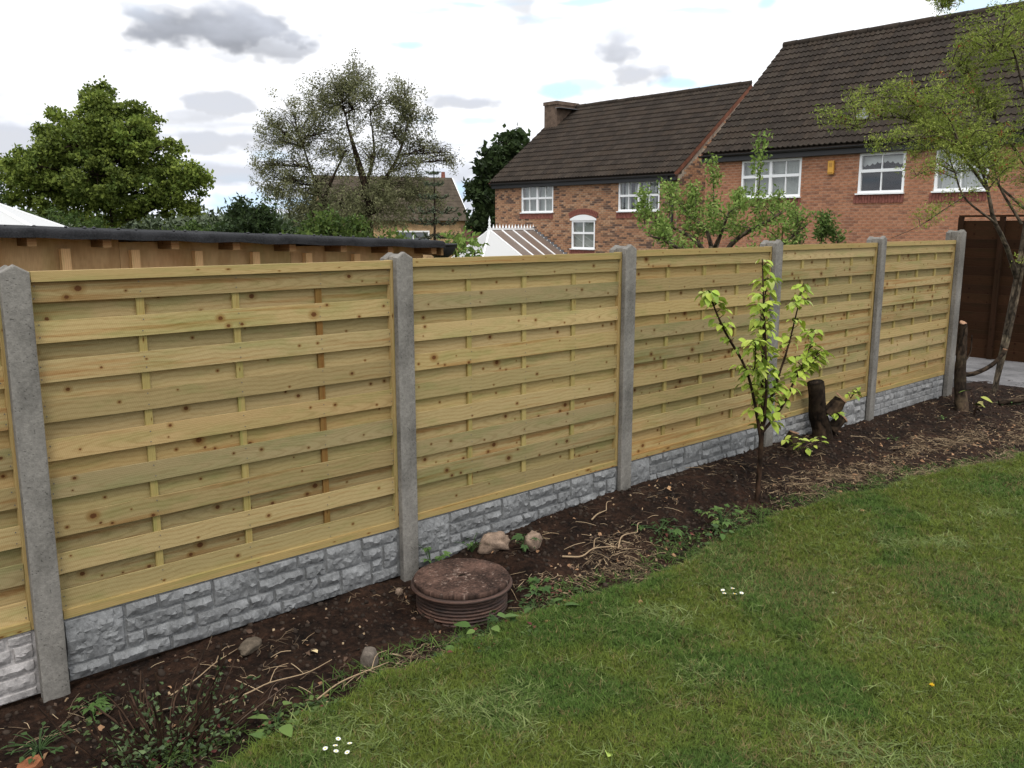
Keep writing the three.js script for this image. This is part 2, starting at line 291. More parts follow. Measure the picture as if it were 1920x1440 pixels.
// ================================================================ GROUND
function piece(tab, x) { if (x <= tab[0][0]) return tab[0][1]; for (let i = 1; i < tab.length; i++) if (x <= tab[i][0]) { const [a, b] = tab[i - 1], [c, d] = tab[i]; const t = (x - a) / (c - a); return lerp(b, d, t * t * (3 - 2 * t)); } return tab[tab.length - 1][1]; }
const edgeZ = x => piece([[-3, 1.15], [1.23, 1.05], [1.72, .985], [2.27, .93], [2.96, .94], [3.88, 1.02], [4.57, .95], [5.55, .91], [6.99, 1.13], [8.5, 1.5], [10, 2.0], [12, 2.9]], x);
const fenceH = x => piece([[-2, -.03], [.9, -.005], [2.0, .02], [2.8, .035], [3.4, .09], [4.7, .155], [6.7, .15], [8.6, .1], [10.5, .1], [13, .08]], x);
const lawnH = (x, z) => .012 * fbm(x * 1.1, z * 1.1, 4.4, 3) + .006 * n3(x * 5, z * 5, 9.1);
const clod = (x, z) => .022 * fbm(x * 4.2, z * 4.2, 2.2, 3) + .013 * Math.abs(n3(x * 14, z * 14, 6.3)) + .006 * n3(x * 38, z * 38, 1.9);
const soilH = (x, z) => { const t = sst(edgeZ(x), .12, z); let y = lerp(-.005, fenceH(x), t) + clod(x, z) * sst(-.3, .5, t + .4); const q = Math.hypot(x - 2.87, z - .45); y -= .05 * sst(.6, .3, q); return y; };
function sheet(x0, x1, nx, z0, z1, nz, h, uvs) {
  const P = [], U = [], I = [];
  for (let j = 0; j <= nz; j++) for (let i = 0; i <= nx; i++) { const x = lerp(x0, x1, i / nx), z = lerp(z0, z1, j / nz); P.push(x, h(x, z), z); U.push(x * uvs, z * uvs); }
  for (let j = 0; j < nz; j++) for (let i = 0; i < nx; i++) { const a = j * (nx + 1) + i; I.push(a, a + nx + 1, a + 1, a + 1, a + nx + 1, a + nx + 2); }
  const g = new THREE.BufferGeometry(); g.setAttribute('position', new THREE.Float32BufferAttribute(P, 3)); g.setAttribute('uv', new THREE.Float32BufferAttribute(U, 2)); g.setIndex(I); g.computeVertexNormals(); return g;
}
struct('soil_bed', sheet(-2.2, 12.6, 820, -.16, 3.1, 180, (x, z) => soilH(x, z) - .05 * sst(edgeZ(x) + .05, edgeZ(x) + .5, z), 1.0), M.soil);
const lawnEdge = (x, z) => edgeZ(x) + .14 * fbm(x * 2.1, z * .5, 7.7, 4) + .06 * n3(x * 9, z * 3, 3.3) + .03 * n3(x * 23, z * 6, 5.3);
struct('lawn', sheet(-6, 14, 260, .5, 22, 280, (x, z) => { const e = z - lawnEdge(x, z); return lawnH(x, z) + .008 - .12 * sst(.05, -.18, e); }, .55), M.turf);
const hillH = (x, z) => { const d = Math.hypot(x, z - 4); return lerp(-.35, -1.35, sst(-1, -9, z)) - 1.2 * sst(25, 60, d) + sst(120, 420, d) * 3.2 + 2 * sst(150, 500, d) * fbm(x * .006, z * .006, 3.3, 2); };
{
  const g = new THREE.PlaneGeometry(1, 1); // far ground: rings widening to the horizon
  const P = [], U = [], I = [], nr = 60, na = 120;
  for (let i = 0; i <= nr; i++) { const r = 2 * Math.pow(2400 / 2, i / nr); for (let k = 0; k <= na; k++) { const a = k / na * Math.PI * 2, x = Math.cos(a) * r + 3, z = Math.sin(a) * r - 6; P.push(x, z > -.3 && r < 40 ? -.9 : hillH(x, z), z); U.push(x * .3, z * .3); } }
  for (let i = 0; i < nr; i++) for (let k = 0; k < na; k++) { const a = i * (na + 1) + k; I.push(a, a + 1, a + na + 1, a + 1, a + na + 2, a + na + 1); }
  const c = P.length / 3; P.push(3, -.9, -6); U.push(0, 0); for (let k = 0; k < na; k++) I.push(c, k + 1, k);
  const b = new THREE.BufferGeometry(); b.setAttribute('position', new THREE.Float32BufferAttribute(P, 3)); b.setAttribute('uv', new THREE.Float32BufferAttribute(U, 2)); b.setIndex(I); b.computeVertexNormals();
  struct('ground', b, M.turf);
}
// pale concrete path in front of the brown fence
M.path = std({ color: lin(.5, .5, .52), map: concreteMaps.map, bumpMap: concreteMaps.bump, bumpScale: .003 });
struct('path', boxUV(bx(2.3, .3, 9, 12.99, -.055, 2.2), 1, 1), M.path);

// ================================================================ THE FENCE
const POSTX = [-1.04, .888, 2.816, 4.745, 6.672, 8.6, 10.53];
const PTOP = [1.885, 1.90, 1.915, 1.93, 1.945, 1.962, 2.02];
function postGeo(h, k = 1) {
  const parts = [];
  const fl = (w, z0, z1, y1, rise) => { const s = new THREE.Shape(), a = w / 2 - .007; s.moveTo(-a, -.5); s.lineTo(a, -.5); s.lineTo(a, y1 - rise); s.lineTo(0, y1); s.lineTo(-a, y1 - rise); s.closePath(); const g = new THREE.ExtrudeGeometry(s, { depth: Math.abs(z1 - z0) - .014, bevelEnabled: true, bevelThickness: .007, bevelSize: .007, bevelSegments: 2 }); g.translate(0, 0, z0 + .007); return g; };
  parts.push(fl(.112 * k, .004, .046 * k, h, .028), fl(.06 * k, -.078, .010, h - .012, .012), fl(.112 * k, -.118, -.07, h - .006, .028));
  return boxUV(merge(parts), 1.4, 1.4, h * 3.1, h * 1.7);
}
const postLabels = ['', 'grey concrete fence post cut by the left picture edge, beside the pale gravel board', 'grey concrete fence post standing just behind the rusty manhole cover', 'grey concrete fence post midway along, between the manhole post and the pear sapling',
  'grey concrete fence post half hidden behind the leafy pear sapling', 'slim grey concrete fence post just past the tree stump', 'broad grey concrete end post in front of the brown fence'];
for (let i = 1; i < 7; i++) {
  const o = solo('concrete_post', postGeo(PTOP[i], i === 6 ? 1.25 : 1), M.concrete, postLabels[i], 'fence post', [POSTX[i], 0, 0], [0, (i % 3 - 1) * .02, 0], 'concrete posts of the new fence');
}
M.lead0 = std({ color: lin(.09, .085, .08), roughness: .6 });
// slats share a few geometries: each takes its own strip of the wood map
const SL = 1.795, PIT = .1722, SH = .094;
function slatGeo(len, h, t, seed, warp = 1) {
  const R = rngOf(seed), g = new THREE.BoxGeometry(len, h, t, 8, 1, 1), p = g.attributes.position, b = (R() - .5) * .007 * warp, tw = (R() - .5) * .006 * warp, ed = R() * 9;
  const strip = Math.floor(R() * 8) / 8, ou = R(), n = g.attributes.normal, uv = g.attributes.uv;
  for (let i = 0; i < p.count; i++) {
    const x = p.getX(i), y = p.getY(i), z = p.getZ(i), q = x / len * 2;
    uv.setXY(i, x / 1.9 + ou, strip + (.008 + (y / h + .5) * .109) + (Math.abs(n.getY(i)) > .5 ? z * .4 : 0));
    p.setXYZ(i, x, y + (1 - q * q) * b * .35 + .0014 * n3(x * 3, y > 0 ? 2 : 7, ed), z + tw * q * (y / h) + (1 - q * q) * b * .4);
  }
  g.computeVertexNormals(); return toCreasedNormals(g, .5);
}
const frontSlats = Array.from({ length: 14 }, (_, i) => slatGeo(SL, SH, .0105, 100 + i, 1.8)), backSlats = Array.from({ length: 12 }, (_, i) => slatGeo(SL + .02, .1, .009, 200 + i, 1.5));
const railGeos = Array.from({ length: 4 }, (_, i) => slatGeo(SL - .002, .044, .03, 300 + i, .4)), sillGeos = Array.from({ length: 4 }, (_, i) => slatGeo(SL - .002, .04, .034, 330 + i, .4));
const stileGeos = Array.from({ length: 4 }, (_, i) => { const g = slatGeo(1.545, .045, .064, 340 + i, .3); g.rotateZ(Math.PI / 2); return g; });
const battenGeos = Array.from({ length: 5 }, (_, i) => { const g = slatGeo(1.5, .034, .016, 360 + i, .4); g.rotateZ(Math.PI / 2); return g; });
const panelLabels = ['timber slat fence panel mostly cut off by the left picture edge', 'timber slat fence panel nearest the camera, in front of the black felt shed roof', 'timber slat fence panel just behind the rusty manhole cover and sandstone rubble',
  'timber slat fence panel just before the pear sapling, under the bushy fruit tree', 'timber slat fence panel behind the dark tree stump', 'timber slat fence panel furthest away, ending at the broad end post'];
{
  const R = rngOf(77);
  for (let k = 0; k < 6; k++) {
    const cx = (POSTX[k] + POSTX[k + 1]) / 2, y0 = [.325, .332, .342, .35, .356, .362][k], H = [1.545, 1.545, 1.54, 1.545, 1.548, 1.548][k];
    const o = thing('fence_panel', panelLabels[k], 'fence panel', [cx, y0, 0], 0, 'timber panels of the new fence');
    const pick = a => a[Math.floor(R() * a.length)];
    for (const s of [-1, 1]) mesh('stile', stileGeos[(k * 2 + (s > 0 ? 1 : 0)) % 4], M.rail, o, [s * (.9205 - .0), H / 2, -.032]);
    mesh('top_rail', railGeos[k % 4], M.rail, o, [0, H - .0225, -.0105]);
    mesh('bottom_rail', sillGeos[k % 4], M.rail, o, [0, .021, -.0125]);
    for (let i = 0; i < 9; i++) mesh('slat', frontSlats[(k * 5 + i * 3) % 14], pick(M.wood), o, [(R() - .5) * .004, .083 + i * PIT + (R() - .5) * .004, -.0175 - (i % 3) * .0004]);
    for (let i = 0; i < 8; i++) mesh('slat', backSlats[(k * 7 + i * 5) % 12], pick(M.wood), o, [(R() - .5) * .004, .083 + (i + .5) * PIT + (R() - .5) * .003, -.0435]);
    for (let i = 0; i < 3; i++) { const b = mesh('batten', battenGeos[(k + i * 2) % 5], k === 1 && i === 2 ? M.battenBrown : M.batten, o, [-.9 + (i + 1) * .456 - .008, H / 2, -.031]); if (k === 1 && i === 2) b.userData.label = 'brown upright batten'; }
    const nails = []; for (let i = 0; i < 9; i++) for (const u of [-.885, -.452, .004, .46, .885]) for (const v of [-.025, .025]) { const g = new THREE.CircleGeometry(.0032, 6); g.translate(u + (R() - .5) * .012, .083 + i * PIT + v + (R() - .5) * .012, -.0112 + .004); nails.push(g); }
    mesh('nail_heads', merge(nails), M.lead0, o).userData.kind = 'stuff';
  }
}
// rock-faced concrete gravel boards, each moulded stone a piece
function rockGeo(w, h, d, seed, cell = .02) {
  const nx = Math.max(3, Math.round(w / cell)), ny = Math.max(3, Math.round(h / cell)), R = rngOf(seed), P = [], U = [], idx = [];
  const ou = R(), ov = R();
  for (let j = 0; j <= ny; j++) for (let i = 0; i <= nx; i++) {
    const bite = .0035, u = i === 1 ? bite / w : i === nx - 1 ? 1 - bite / w : i / nx, v = j === 1 ? bite / h : j === ny - 1 ? 1 - bite / h : j / ny, edge1 = i === 1 || j === 1 || i === nx - 1 || j === ny - 1, ex = Math.min(u, 1 - u) * w, ey = Math.min(v, 1 - v) * h, e = Math.min(ex, ey);
    const inb = i && j && i < nx && j < ny, jt = edge1 ? .12 : .7, x = u * w + (inb ? (R() - .5) * cell * jt : 0), y = v * h + (inb ? (R() - .5) * cell * jt : 0);
    const vr = clamp(.6 + .45 * n3(x * 9 + seed, 3.1, seed) + .25 * n3(x * 26, 1.7, seed), .3, .85), up = v < vr ? Math.pow(v / vr, .75) : 1 - .75 * (v - vr) / (1 - vr);
    let z = d * (.34 + .66 * up) * (.7 + .3 * sst(0, .03, ex)) * (1 + .5 * n3(x * 11, y * 16, seed + 2));
    z += inb ? d * (.34 * n3(x * 34, y * 38, seed + 3) + .2 * n3(x * 80, y * 80, seed + 5) + (R() - .5) * .3) : 0;
    if (!inb) z = -.003 + .003 * R();
    P.push(x, y, Math.max(z, -.006)); U.push(x * 2.2 + ou, y * 2.2 + ov);
  }
  for (let j = 0; j < ny; j++) for (let i = 0; i < nx; i++) { const a = j * (nx + 1) + i; if ((i + j + Math.floor(seed)) % 2) idx.push(a, a + 1, a + nx + 1, a + 1, a + nx + 2, a + nx + 1); else idx.push(a, a + 1, a + nx + 2, a, a + nx + 2, a + nx + 1); }
  let g = new THREE.BufferGeometry(); g.setAttribute('position', new THREE.Float32BufferAttribute(P, 3)); g.setAttribute('uv', new THREE.Float32BufferAttribute(U, 2)); g.setIndex(idx);
  g.computeVertexNormals(); return toCreasedNormals(g, .45);
}
// x0, x1, top row, row count (four rows of 75 mm)
const ashlar = [[0, .265, 0, 3], [0, .19, 3, 1], [.19, .47, 3, 1], [.265, .42, 0, 1], [.42, .69, 0, 1], [.265, .54, 1, 1], [.54, .69, 1, 1], [.265, .35, 2, 1], [.35, .6, 2, 1], [.6, .88, 2, 1], [.47, .77, 3, 1], [.69, .93, 0, 2], [.93, 1.16, 0, 1], [.93, 1.2, 1, 1], [.88, 1.02, 2, 1], [1.02, 1.28, 2, 1], [.77, 1.06, 3, 1], [1.16, 1.33, 0, 1], [1.2, 1.33, 1, 1], [1.33, 1.56, 0, 2], [1.28, 1.42, 2, 1], [1.42, 1.62, 2, 2], [1.06, 1.24, 3, 1], [1.24, 1.42, 3, 1], [1.56, 1.81, 0, 1], [1.56, 1.7, 1, 1], [1.7, 1.81, 1, 2], [1.62, 1.7, 2, 1], [1.62, 1.81, 3, 1]];
function rubble(seed) { const R = rngOf(seed), out = []; const rows = [.05, .075, .06, .07, .045]; let y = 0; for (const h of rows) { let x = 0; while (x < 1.8) { let w = .09 + R() * .17; if (x + w > 1.74) w = 1.81 - x; out.push([x, x + w, y, h]); x += w; } y += h; } return out; }
const boardLabels = ['pale off-white rock-faced gravel board at the left picture edge', 'long grey rock-faced gravel board nearest the camera, below the biggest visible panel', 'grey rock-faced gravel board just behind the rusty manhole cover', 'grey rock-faced gravel board running behind the pear sapling', 'grey rock-faced gravel board behind the dark tree stump', 'rubble-faced gravel board furthest along the fence beside the broad end post'];
for (let k = 0; k < 6; k++) {
  const cx = (POSTX[k] + POSTX[k + 1]) / 2, top = [.318, .328, .338, .346, .352, .358][k], mat = k === 0 ? M.rockPale : k >= 4 ? M.rockWarm : M.rock;
  const o = thing('gravel_board', boardLabels[k], 'gravel board', [cx, top - .3, -.022], 0, 'gravel boards under the fence panels');
  mesh('slab', boxUV(bx(1.86, .3, .034, 0, .15, -.004), 2.2, 2.2), mat, o);
  const list = k === 0 || k === 5 ? rubble(k + 3).map(([a, b, y, h]) => [a, b, .3 - y - h, h]) : ashlar.map(([a, b, r, n]) => [a, b, .3 - (r + n) * .075, n * .075]);
  list.forEach(([a, b, y, h], i) => mesh('stone', rockGeo(b - a - .013, h - .011, k === 0 || k === 5 ? .018 : .023, (k === 0 || k >= 5 ? k * 91 : 7) + i * 3.7 + (k === 4 ? 300 : 0), k < 3 ? .014 : .018), mat, o, [-.905 + a + .0065, y + .0055, .0145]));
}

// ================================================================ BROWN END FENCE
M.brown = [[.1, .055, .034], [.085, .047, .03], [.118, .066, .04]].map(c => std({ color: lin(c[0] * .55, c[1] * .55, c[2] * .7), map: woodMaps.map, bumpMap: woodMaps.bump, bumpScale: .002 }));
const brownBoards = Array.from({ length: 4 }, (_, i) => { const g = slatGeo(1.82, .15, .012, 400 + i, 2); return g; }), brownPost = slatGeo(2.1, .07, .05, 420, .2), brownCap = slatGeo(1.83, .03, .05, 421, .3); brownPost.rotateZ(Math.PI / 2);
['dark brown lapped fence panel beside the broad concrete end post', 'dark brown lapped fence panel carrying the end fence on past the thin trunks'].forEach((label, k) => {
  const o = thing('brown_fence_panel', label, 'fence panel', [14.06, .1, -1.36 + .92 + k * 1.86], -Math.PI / 2, 'brown fence across the end of the garden'), R = rngOf(500 + k);
  for (let i = 0; i < 15; i++) { const b = mesh('board', brownBoards[Math.floor(R() * 4)], M.brown[Math.floor(R() * 3)], o, [0, .07 + i * .136, .006]); b.rotation.x = .1; }
  for (const u of [-.88, -.3, .3, .88]) mesh('batten', brownPost, M.brown[1], o, [u, 1.05, .043]);
  mesh('capping', brownCap, M.brown[2], o, [0, 2.115, .02]);
});
// ================================================================ HOUSES
M.mortar = std({ color: lin(.5, .43, .35), map: grainMaps.map }); M.mortarPale = std({ color: lin(.68, .54, .42), map: grainMaps.map });
M.upvc = std({ color: lin(.82, .83, .83), roughness: .45 }); M.black = std({ color: lin(.018, .018, .02), roughness: .55 }); M.lead = std({ color: lin(.2, .21, .23), roughness: .6, map: grainMaps.map });
M.glass = new THREE.MeshPhysicalMaterial({ color: lin(1, 1, 1), roughness: .02, transmission: 1, thickness: 0, ior: 1.5, side: THREE.DoubleSide });
M.blind = std({ color: lin(.3, .33, .3) }); M.net = std({ color: lin(.5, .53, .51) }); M.inside = std({ color: lin(.12, .11, .1) });
M.redBrick = std({ color: lin(.34, .135, .105), map: grainMaps.map, bumpMap: grainMaps.bump, bumpScale: .004 });
const brickSets = {
  mixed: [[.58, .34, .2], [.52, .29, .17], [.46, .25, .15], [.6, .38, .24], [.3, .18, .12], [.2, .13, .1], [.55, .31, .185]],
  plain: [[.58, .285, .17], [.55, .265, .155], [.6, .305, .185], [.56, .275, .165], [.42, .21, .135], [.58, .29, .175], [.54, .265, .16]]
};
const brickMat = {}; for (const k in brickSets) brickMat[k] = brickSets[k].map(c => std({ color: lin(...c), map: grainMaps.map, bumpMap: grainMaps.bump, bumpScale: .004 }));
M.brickVC = std({ vertexColors: true, map: grainMaps.map, bumpMap: grainMaps.bump, bumpScale: .004 });
const brickGeo = (w) => boxUV(bx(w, .065, .03), 2, 2, w, w * 3);
const fullBrick = brickGeo(.215), halfBrick = brickGeo(.1025);
// a brick face on the plane local z = 0, pointing +z; holes [u0,u1,y0,y1]; top(u) gives the upper limit
function brickFace(parent, frame, W, y0, y1, holes, set, seed, quota, top) {
  const R = rngOf(seed), all = []; let row = 0;
  for (let y = y0; y < y1; y += .075, row++) {
    let spans = [[0, W]];
    for (const [a, b, c, d] of holes) if (y + .06 > c && y < d) spans = spans.flatMap(([s, e]) => b <= s || a >= e ? [[s, e]] : [[s, a], [b, e]].filter(([p, q]) => q - p > .02));
    for (const [s, e] of spans) {
      let u = Math.floor((s - (row % 2) * .1125) / .225) * .225 + (row % 2) * .1125;
      for (; u < e; u += .225) { const a = Math.max(u, s) + .005, b = Math.min(u + .225, e) - .005; if (b - a < .02) continue; if (top && y + .065 > Math.min(top(a), top(b))) continue; all.push([(a + b) / 2, y + .0325, b - a, Math.floor(Math.pow(R(), 1.15) * 7)]); }
    }
  }
  // the bricks nearest the eye are single pieces, the others one joined mass
  all.sort((a, b) => (b[0] + b[1] * 1.5) - (a[0] + a[1] * 1.5));
  const fulls = all.filter(b => Math.abs(b[2] - .215) < .002), single = new Set(fulls.slice(0, quota));
  const rest = [];
  for (const b of all) {
    const dz = (R() - .5) * .003;
    if (single.has(b)) { const m = mesh('brick', fullBrick, brickMat[set][b[3]], parent); m.position.copy(frame([b[0], b[1], .0 - .006 + dz])); if (frame.turn) m.rotation.y = frame.turn; }
    else { const g = Math.abs(b[2] - .215) < .002 ? fullBrick.clone() : brickGeo(b[2]); const c = brickSets[set][b[3]]; paint(g, ...c); if (frame.turn) g.rotateY(frame.turn); const q = frame([b[0], b[1], .0 - .006 + dz]); g.translate(q.x, q.y, q.z); rest.push(g); }
  }
  const m = mesh('brickwork', merge(rest), M.brickVC, parent); m.userData.kind = 'stuff';
}
function windowAt(house, u0, u1, y0, y1, style, z = -.03) {
  const w = u1 - u0, h = y1 - y0, g = new THREE.Group(); g.name = 'window'; g.position.set((u0 + u1) / 2, y0, z); house.add(g);
  const f = [bx(w, .06, .07, 0, .03, 0), bx(w, .06, .07, 0, h - .03, 0), bx(.06, h - .12, .07, -w / 2 + .03, h / 2, 0), bx(.06, h - .12, .07, w / 2 - .03, h / 2, 0)];
  const split = style.cols, tr = style.tr; // casements
  for (let i = 1; i < split; i++) f.push(bx(.085, h - .12, .075, -w / 2 + w * i / split, h / 2, .001));
  f.push(bx(w - .12, .075, .08, 0, h * tr, .003));
  const cw = w / split;
  for (let i = 0; i < split; i++) f.push(bx(.026, h - .1, .05, -w / 2 + cw * (i + .5), h / 2, .004));
  mesh('frame', merge(f), M.upvc, g);
  for (let i = 0; i < split * 2; i++) for (const [a, b] of [[.06, h * tr - .037], [h * tr + .037, h - .06]]) mesh('pane', bx(cw / 2 - .03, b - a, .006, -w / 2 + cw / 2 * (i + .5), (a + b) / 2, 0), M.glass, g);
  mesh('sill', bx(w + .06, .035, .14, 0, -.018, .045), M.upvc, g);
  const R = rngOf(Math.round(u0 * 977)); const sl = [];
  if (style.blind === 'vertical') { const n = Math.round(w / .089); for (let i = 0; i < n; i++) { const b = bx(.08, h - .1, .002, 0, 0, 0); b.rotateY(.35 + (R() - .5) * .3); b.translate(-w / 2 + (i + .5) * w / n, h / 2, -.14); if (R() > (style.gap || 0)) sl.push(b); } mesh('blind', merge(sl), M.blind, g); }
  if (style.blind === 'curtain') { for (const s of [-1, 1]) { const b = new THREE.PlaneGeometry(w * .5, h - .08, 26, 1), p = b.attributes.position; for (let i = 0; i < p.count; i++) p.setZ(i, .025 * Math.sin(p.getX(i) * 60 + s) + .01 * Math.sin(p.getX(i) * 23)); b.translate(s * w * .255, h / 2, -.16); sl.push(b); } mesh('curtain', merge(sl.map(b => (b.computeVertexNormals(), b))), style.net ? M.net : M.blind, g); }
  if (style.blind === 'valance') { const s = new THREE.Shape(); s.moveTo(-w / 2, 0); s.lineTo(w / 2, 0); const n = 9; for (let i = 0; i <= n * 6; i++) { const t = i / (n * 6); s.lineTo(w / 2 - t * w, -.2 - .05 * Math.abs(Math.sin(t * n * Math.PI)) - .08 * Math.pow(Math.sin(t * Math.PI), 2) * -1); } const b = new THREE.ShapeGeometry(s); b.translate(0, h - .07, -.13); mesh('lace_valance', b, M.net, g); }
  return g;
}
function tileGeo(w, L, seed) {                              // double-roll roof tile, top face and butt end; x across, z down the slope
  const prof = t => .042 * Math.exp(-Math.pow((t - .2) / .11, 2)) + .042 * Math.exp(-Math.pow((t - .7) / .11, 2)), n = 9, P = [], I = [];
  const xs = [0, .1, .2, .3, .45, .6, .7, .8, 1];
  for (const x of xs) { const y = prof(x); P.push((x - .5) * w, y, -L, (x - .5) * w, y + .038, 0, (x - .5) * w, y + .002, .004); }
  for (let i = 0; i < xs.length - 1; i++) { const a = i * 3; I.push(a, a + 1, a + 3, a + 3, a + 1, a + 4, a + 1, a + 2, a + 4, a + 4, a + 2, a + 5); }
  const g = new THREE.BufferGeometry(); g.setAttribute('position', new THREE.Float32BufferAttribute(P, 3)); g.setIndex(I); g.computeVertexNormals();
  const c = toCreasedNormals(g, .9), p = c.attributes.position, uv = new Float32Array(p.count * 2); for (let i = 0; i < p.count; i++) { uv[2 * i] = p.getX(i) * 1.3 + seed * .37; uv[2 * i + 1] = p.getZ(i) * 1.3 + seed * .61; } c.setAttribute('uv', new THREE.BufferAttribute(uv, 2)); return c;
}
const tileTones = [[.078, .061, .049], [.062, .049, .040], [.094, .074, .059], [.07, .056, .046], [.086, .065, .05]];
const tileMats = tileTones.map(c => std({ color: lin(...c.map(v => v * .78)), map: tileMap, bumpMap: grainMaps.bump, bumpScale: .006, roughness: .88 }));
M.tileVC = std({ vertexColors: true, map: tileMap, bumpMap: grainMaps.bump, bumpScale: .006, roughness: .88 });
M.verge = std({ color: lin(.23, .1, .065), map: grainMaps.map });
function roofOf(house, W, eY, rY, run, over, depth, rows, seed, ov0, ov1) {
  const R = rngOf(seed), x0 = -ov0, x1 = W + ov1, rise = rY - eY, ang = Math.atan2(rise, run + over), sl = Math.hypot(rise, run + over), L = sl / rows, cols = Math.round((x1 - x0) / .3), cw = (x1 - x0) / cols;
  const g = new THREE.Group(); g.name = 'roof'; house.add(g);
  const geos = [0, 1, 2, 3].map(i => tileGeo(cw * 1.0, L + .06, i)), rest = [], list = [];
  for (let r = 0; r < rows; r++) for (let c = 0; c < cols; c++) list.push([r, c, R(), R(), R()]);
  list.sort((a, b) => (b[1] - b[0] * .8) - (a[1] - a[0] * .8));
  const put = (r, jit) => { const s = (r + 1) * L; return [eY + (sl - s) * Math.sin(ang) + .02 + jit * .006, over - (sl - s) * Math.cos(ang)]; };
  list.forEach(([r, c, a, b, d], i) => {
    const [y, z] = put(r, a - .5), x = x0 + (c + .5) * cw, ti = Math.floor(b * 5), gi = Math.floor(d * 4), rot = [ang, 0, (a - .5) * .012];
    if (i < 300) { const m = mesh('roof_tile', geos[gi], tileMats[ti], g, [x, y, z], rot); }
    else { const q = geos[gi].clone(), cc = tileTones[ti]; paint(q, cc[0] * .78, cc[1] * .78, cc[2] * .78); _d.position.set(x, y, z); _d.rotation.set(...rot); _d.scale.setScalar(1); _d.updateMatrix(); q.applyMatrix4(_d.matrix); rest.push(q); }
  });
  mesh('tiling', merge(rest), M.tileVC, g).userData.kind = 'stuff';
  // boarding under the tiles and the plain far slope
  const deck = (s) => { const b = bx(x1 - x0 - .04, .03, sl, (x0 + x1) / 2, 0, 0); b.rotateX(s * ang); b.translate(0, (eY + rY) / 2 - .035, s > 0 ? (over - run) / 2 : -run - (run + over) / 2); return b; };
  mesh('decking', boxUV(merge([deck(1), deck(-1)])), tileMats[1], g);
  const nr = Math.round((x1 - x0) / .45), rl = (x1 - x0) / nr, rg = new THREE.CylinderGeometry(.11, .115, rl - .012, 10, 1, false, -Math.PI * .5, Math.PI); rg.rotateZ(Math.PI / 2); rg.rotateX(-Math.PI / 2 * 0);
  for (let i = 0; i < nr; i++) { const m = mesh('ridge_tile', rg, tileMats[i % 5], g, [x0 + (i + .5) * rl, rY + .03 + (R() - .5) * .012, -run]); m.rotation.x = Math.PI * 0; }
  return { ang, sl, g, x0, x1 };
}

function house({ name, label, pos, W, base, eY, rY, run, rows, wins, set, mortar, seed, extraHoles = [], quota, gable, gQuota, ov0 = .12, ov1 = .12 }) {
  const o = thing(name, label, 'house', pos, -Math.PI / 2), D = run * 2;
  const holes = wins.map(w => [w.u0, w.u1, w.y0 - .0, w.y1]).concat(extraHoles);
  // shell: front with openings, gables, back, floor
  const s = new THREE.Shape(); s.moveTo(0, base); s.lineTo(W, base); s.lineTo(W, eY - .02); s.lineTo(0, eY - .02); s.closePath();
  for (const w of wins) { const h = new THREE.Path(); h.moveTo(w.u0, w.y0); h.lineTo(w.u0, w.y1); h.lineTo(w.u1, w.y1); h.lineTo(w.u1, w.y0); h.closePath(); s.holes.push(h); }
  const front = new THREE.ExtrudeGeometry(s, { depth: .2, bevelEnabled: false }); front.translate(0, 0, -.2);
  mesh('wall', boxUV(front), mortar, o);
  const gs = new THREE.Shape(); gs.moveTo(-.2, base); gs.lineTo(-D, base); gs.lineTo(-D, eY - .05); gs.lineTo(-run, rY - .12); gs.lineTo(-.2, eY + .08); gs.closePath();
  for (const [x, k] of [[W - .2, 1], [0, 0]]) { const gg = new THREE.ExtrudeGeometry(gs, { depth: .2, bevelEnabled: false }); gg.rotateY(-Math.PI / 2); gg.translate(x + .2, 0, 0); mesh('gable_wall', boxUV(gg), k ? mortar : mortar, o); }
  mesh('back_wall', boxUV(bx(W - .4, eY - base, .2, W / 2, (eY + base) / 2, -D + .1)), mortar, o);
  mesh('partition', bx(W - .42, eY - base, .05, W / 2, (eY + base) / 2, -3.2), M.inside, o);
  mesh('ceiling', bx(W - .42, .05, 3.0, W / 2, eY - .12, -1.72), M.inside, o);
  const F = ([u, y, n]) => V(u, y, n);
  brickFace(o, F, W, .5, eY - .03, holes, set, seed, quota);
  if (gable) { const G = ([u, y, n]) => V(W + n, y, -u); G.turn = Math.PI / 2; brickFace(o, G, D, .5, rY - .2, [], set, seed + 5, gQuota, u => eY + (u < run ? u : D - u) * (rY - eY) / run - .12); }
  for (const w of wins) { windowAt(o, w.u0, w.u1, w.y0, w.y1, w);
    // soldier course of red bricks under the sill
    const n = Math.round((w.u1 - w.u0 + .12) / .075), l = []; for (let i = 0; i < n; i++) l.push(boxUV(bx(.066, .2, .03, w.u0 - .05 + i * .075, w.y0 - .145, .016), 2, 2, i * .3)); mesh('brick_sill', merge(l), M.redBrick, o); }
  const r = roofOf(o, W, eY, rY, run, .22, D, rows, seed + 9, ov0, ov1);
  mesh('fascia', bx(W + .1, .2, .025, W / 2, eY - .12, .15), M.black, o); mesh('soffit', bx(W + .1, .02, .15, W / 2, eY - .21, .075), M.black, o);
  const gut = new THREE.CylinderGeometry(.055, .055, W + .2, 10, 1, true, Math.PI, Math.PI); gut.rotateZ(Math.PI / 2); gut.translate(W / 2, eY - .03, .215); mesh('gutter', gut, M.black, o);
  for (const x of [-ov0 + .01, W + ov1 - .01]) { const l = Math.hypot(rY - eY, run + .22), b = bx(.03, .13, l); b.rotateX(Math.atan2(rY - eY, run + .22)); b.translate(x, (eY + rY) / 2 - .065, (.22 - run) / 2); mesh('verge_board', boxUV(b), M.verge, o); }
  return o;
}
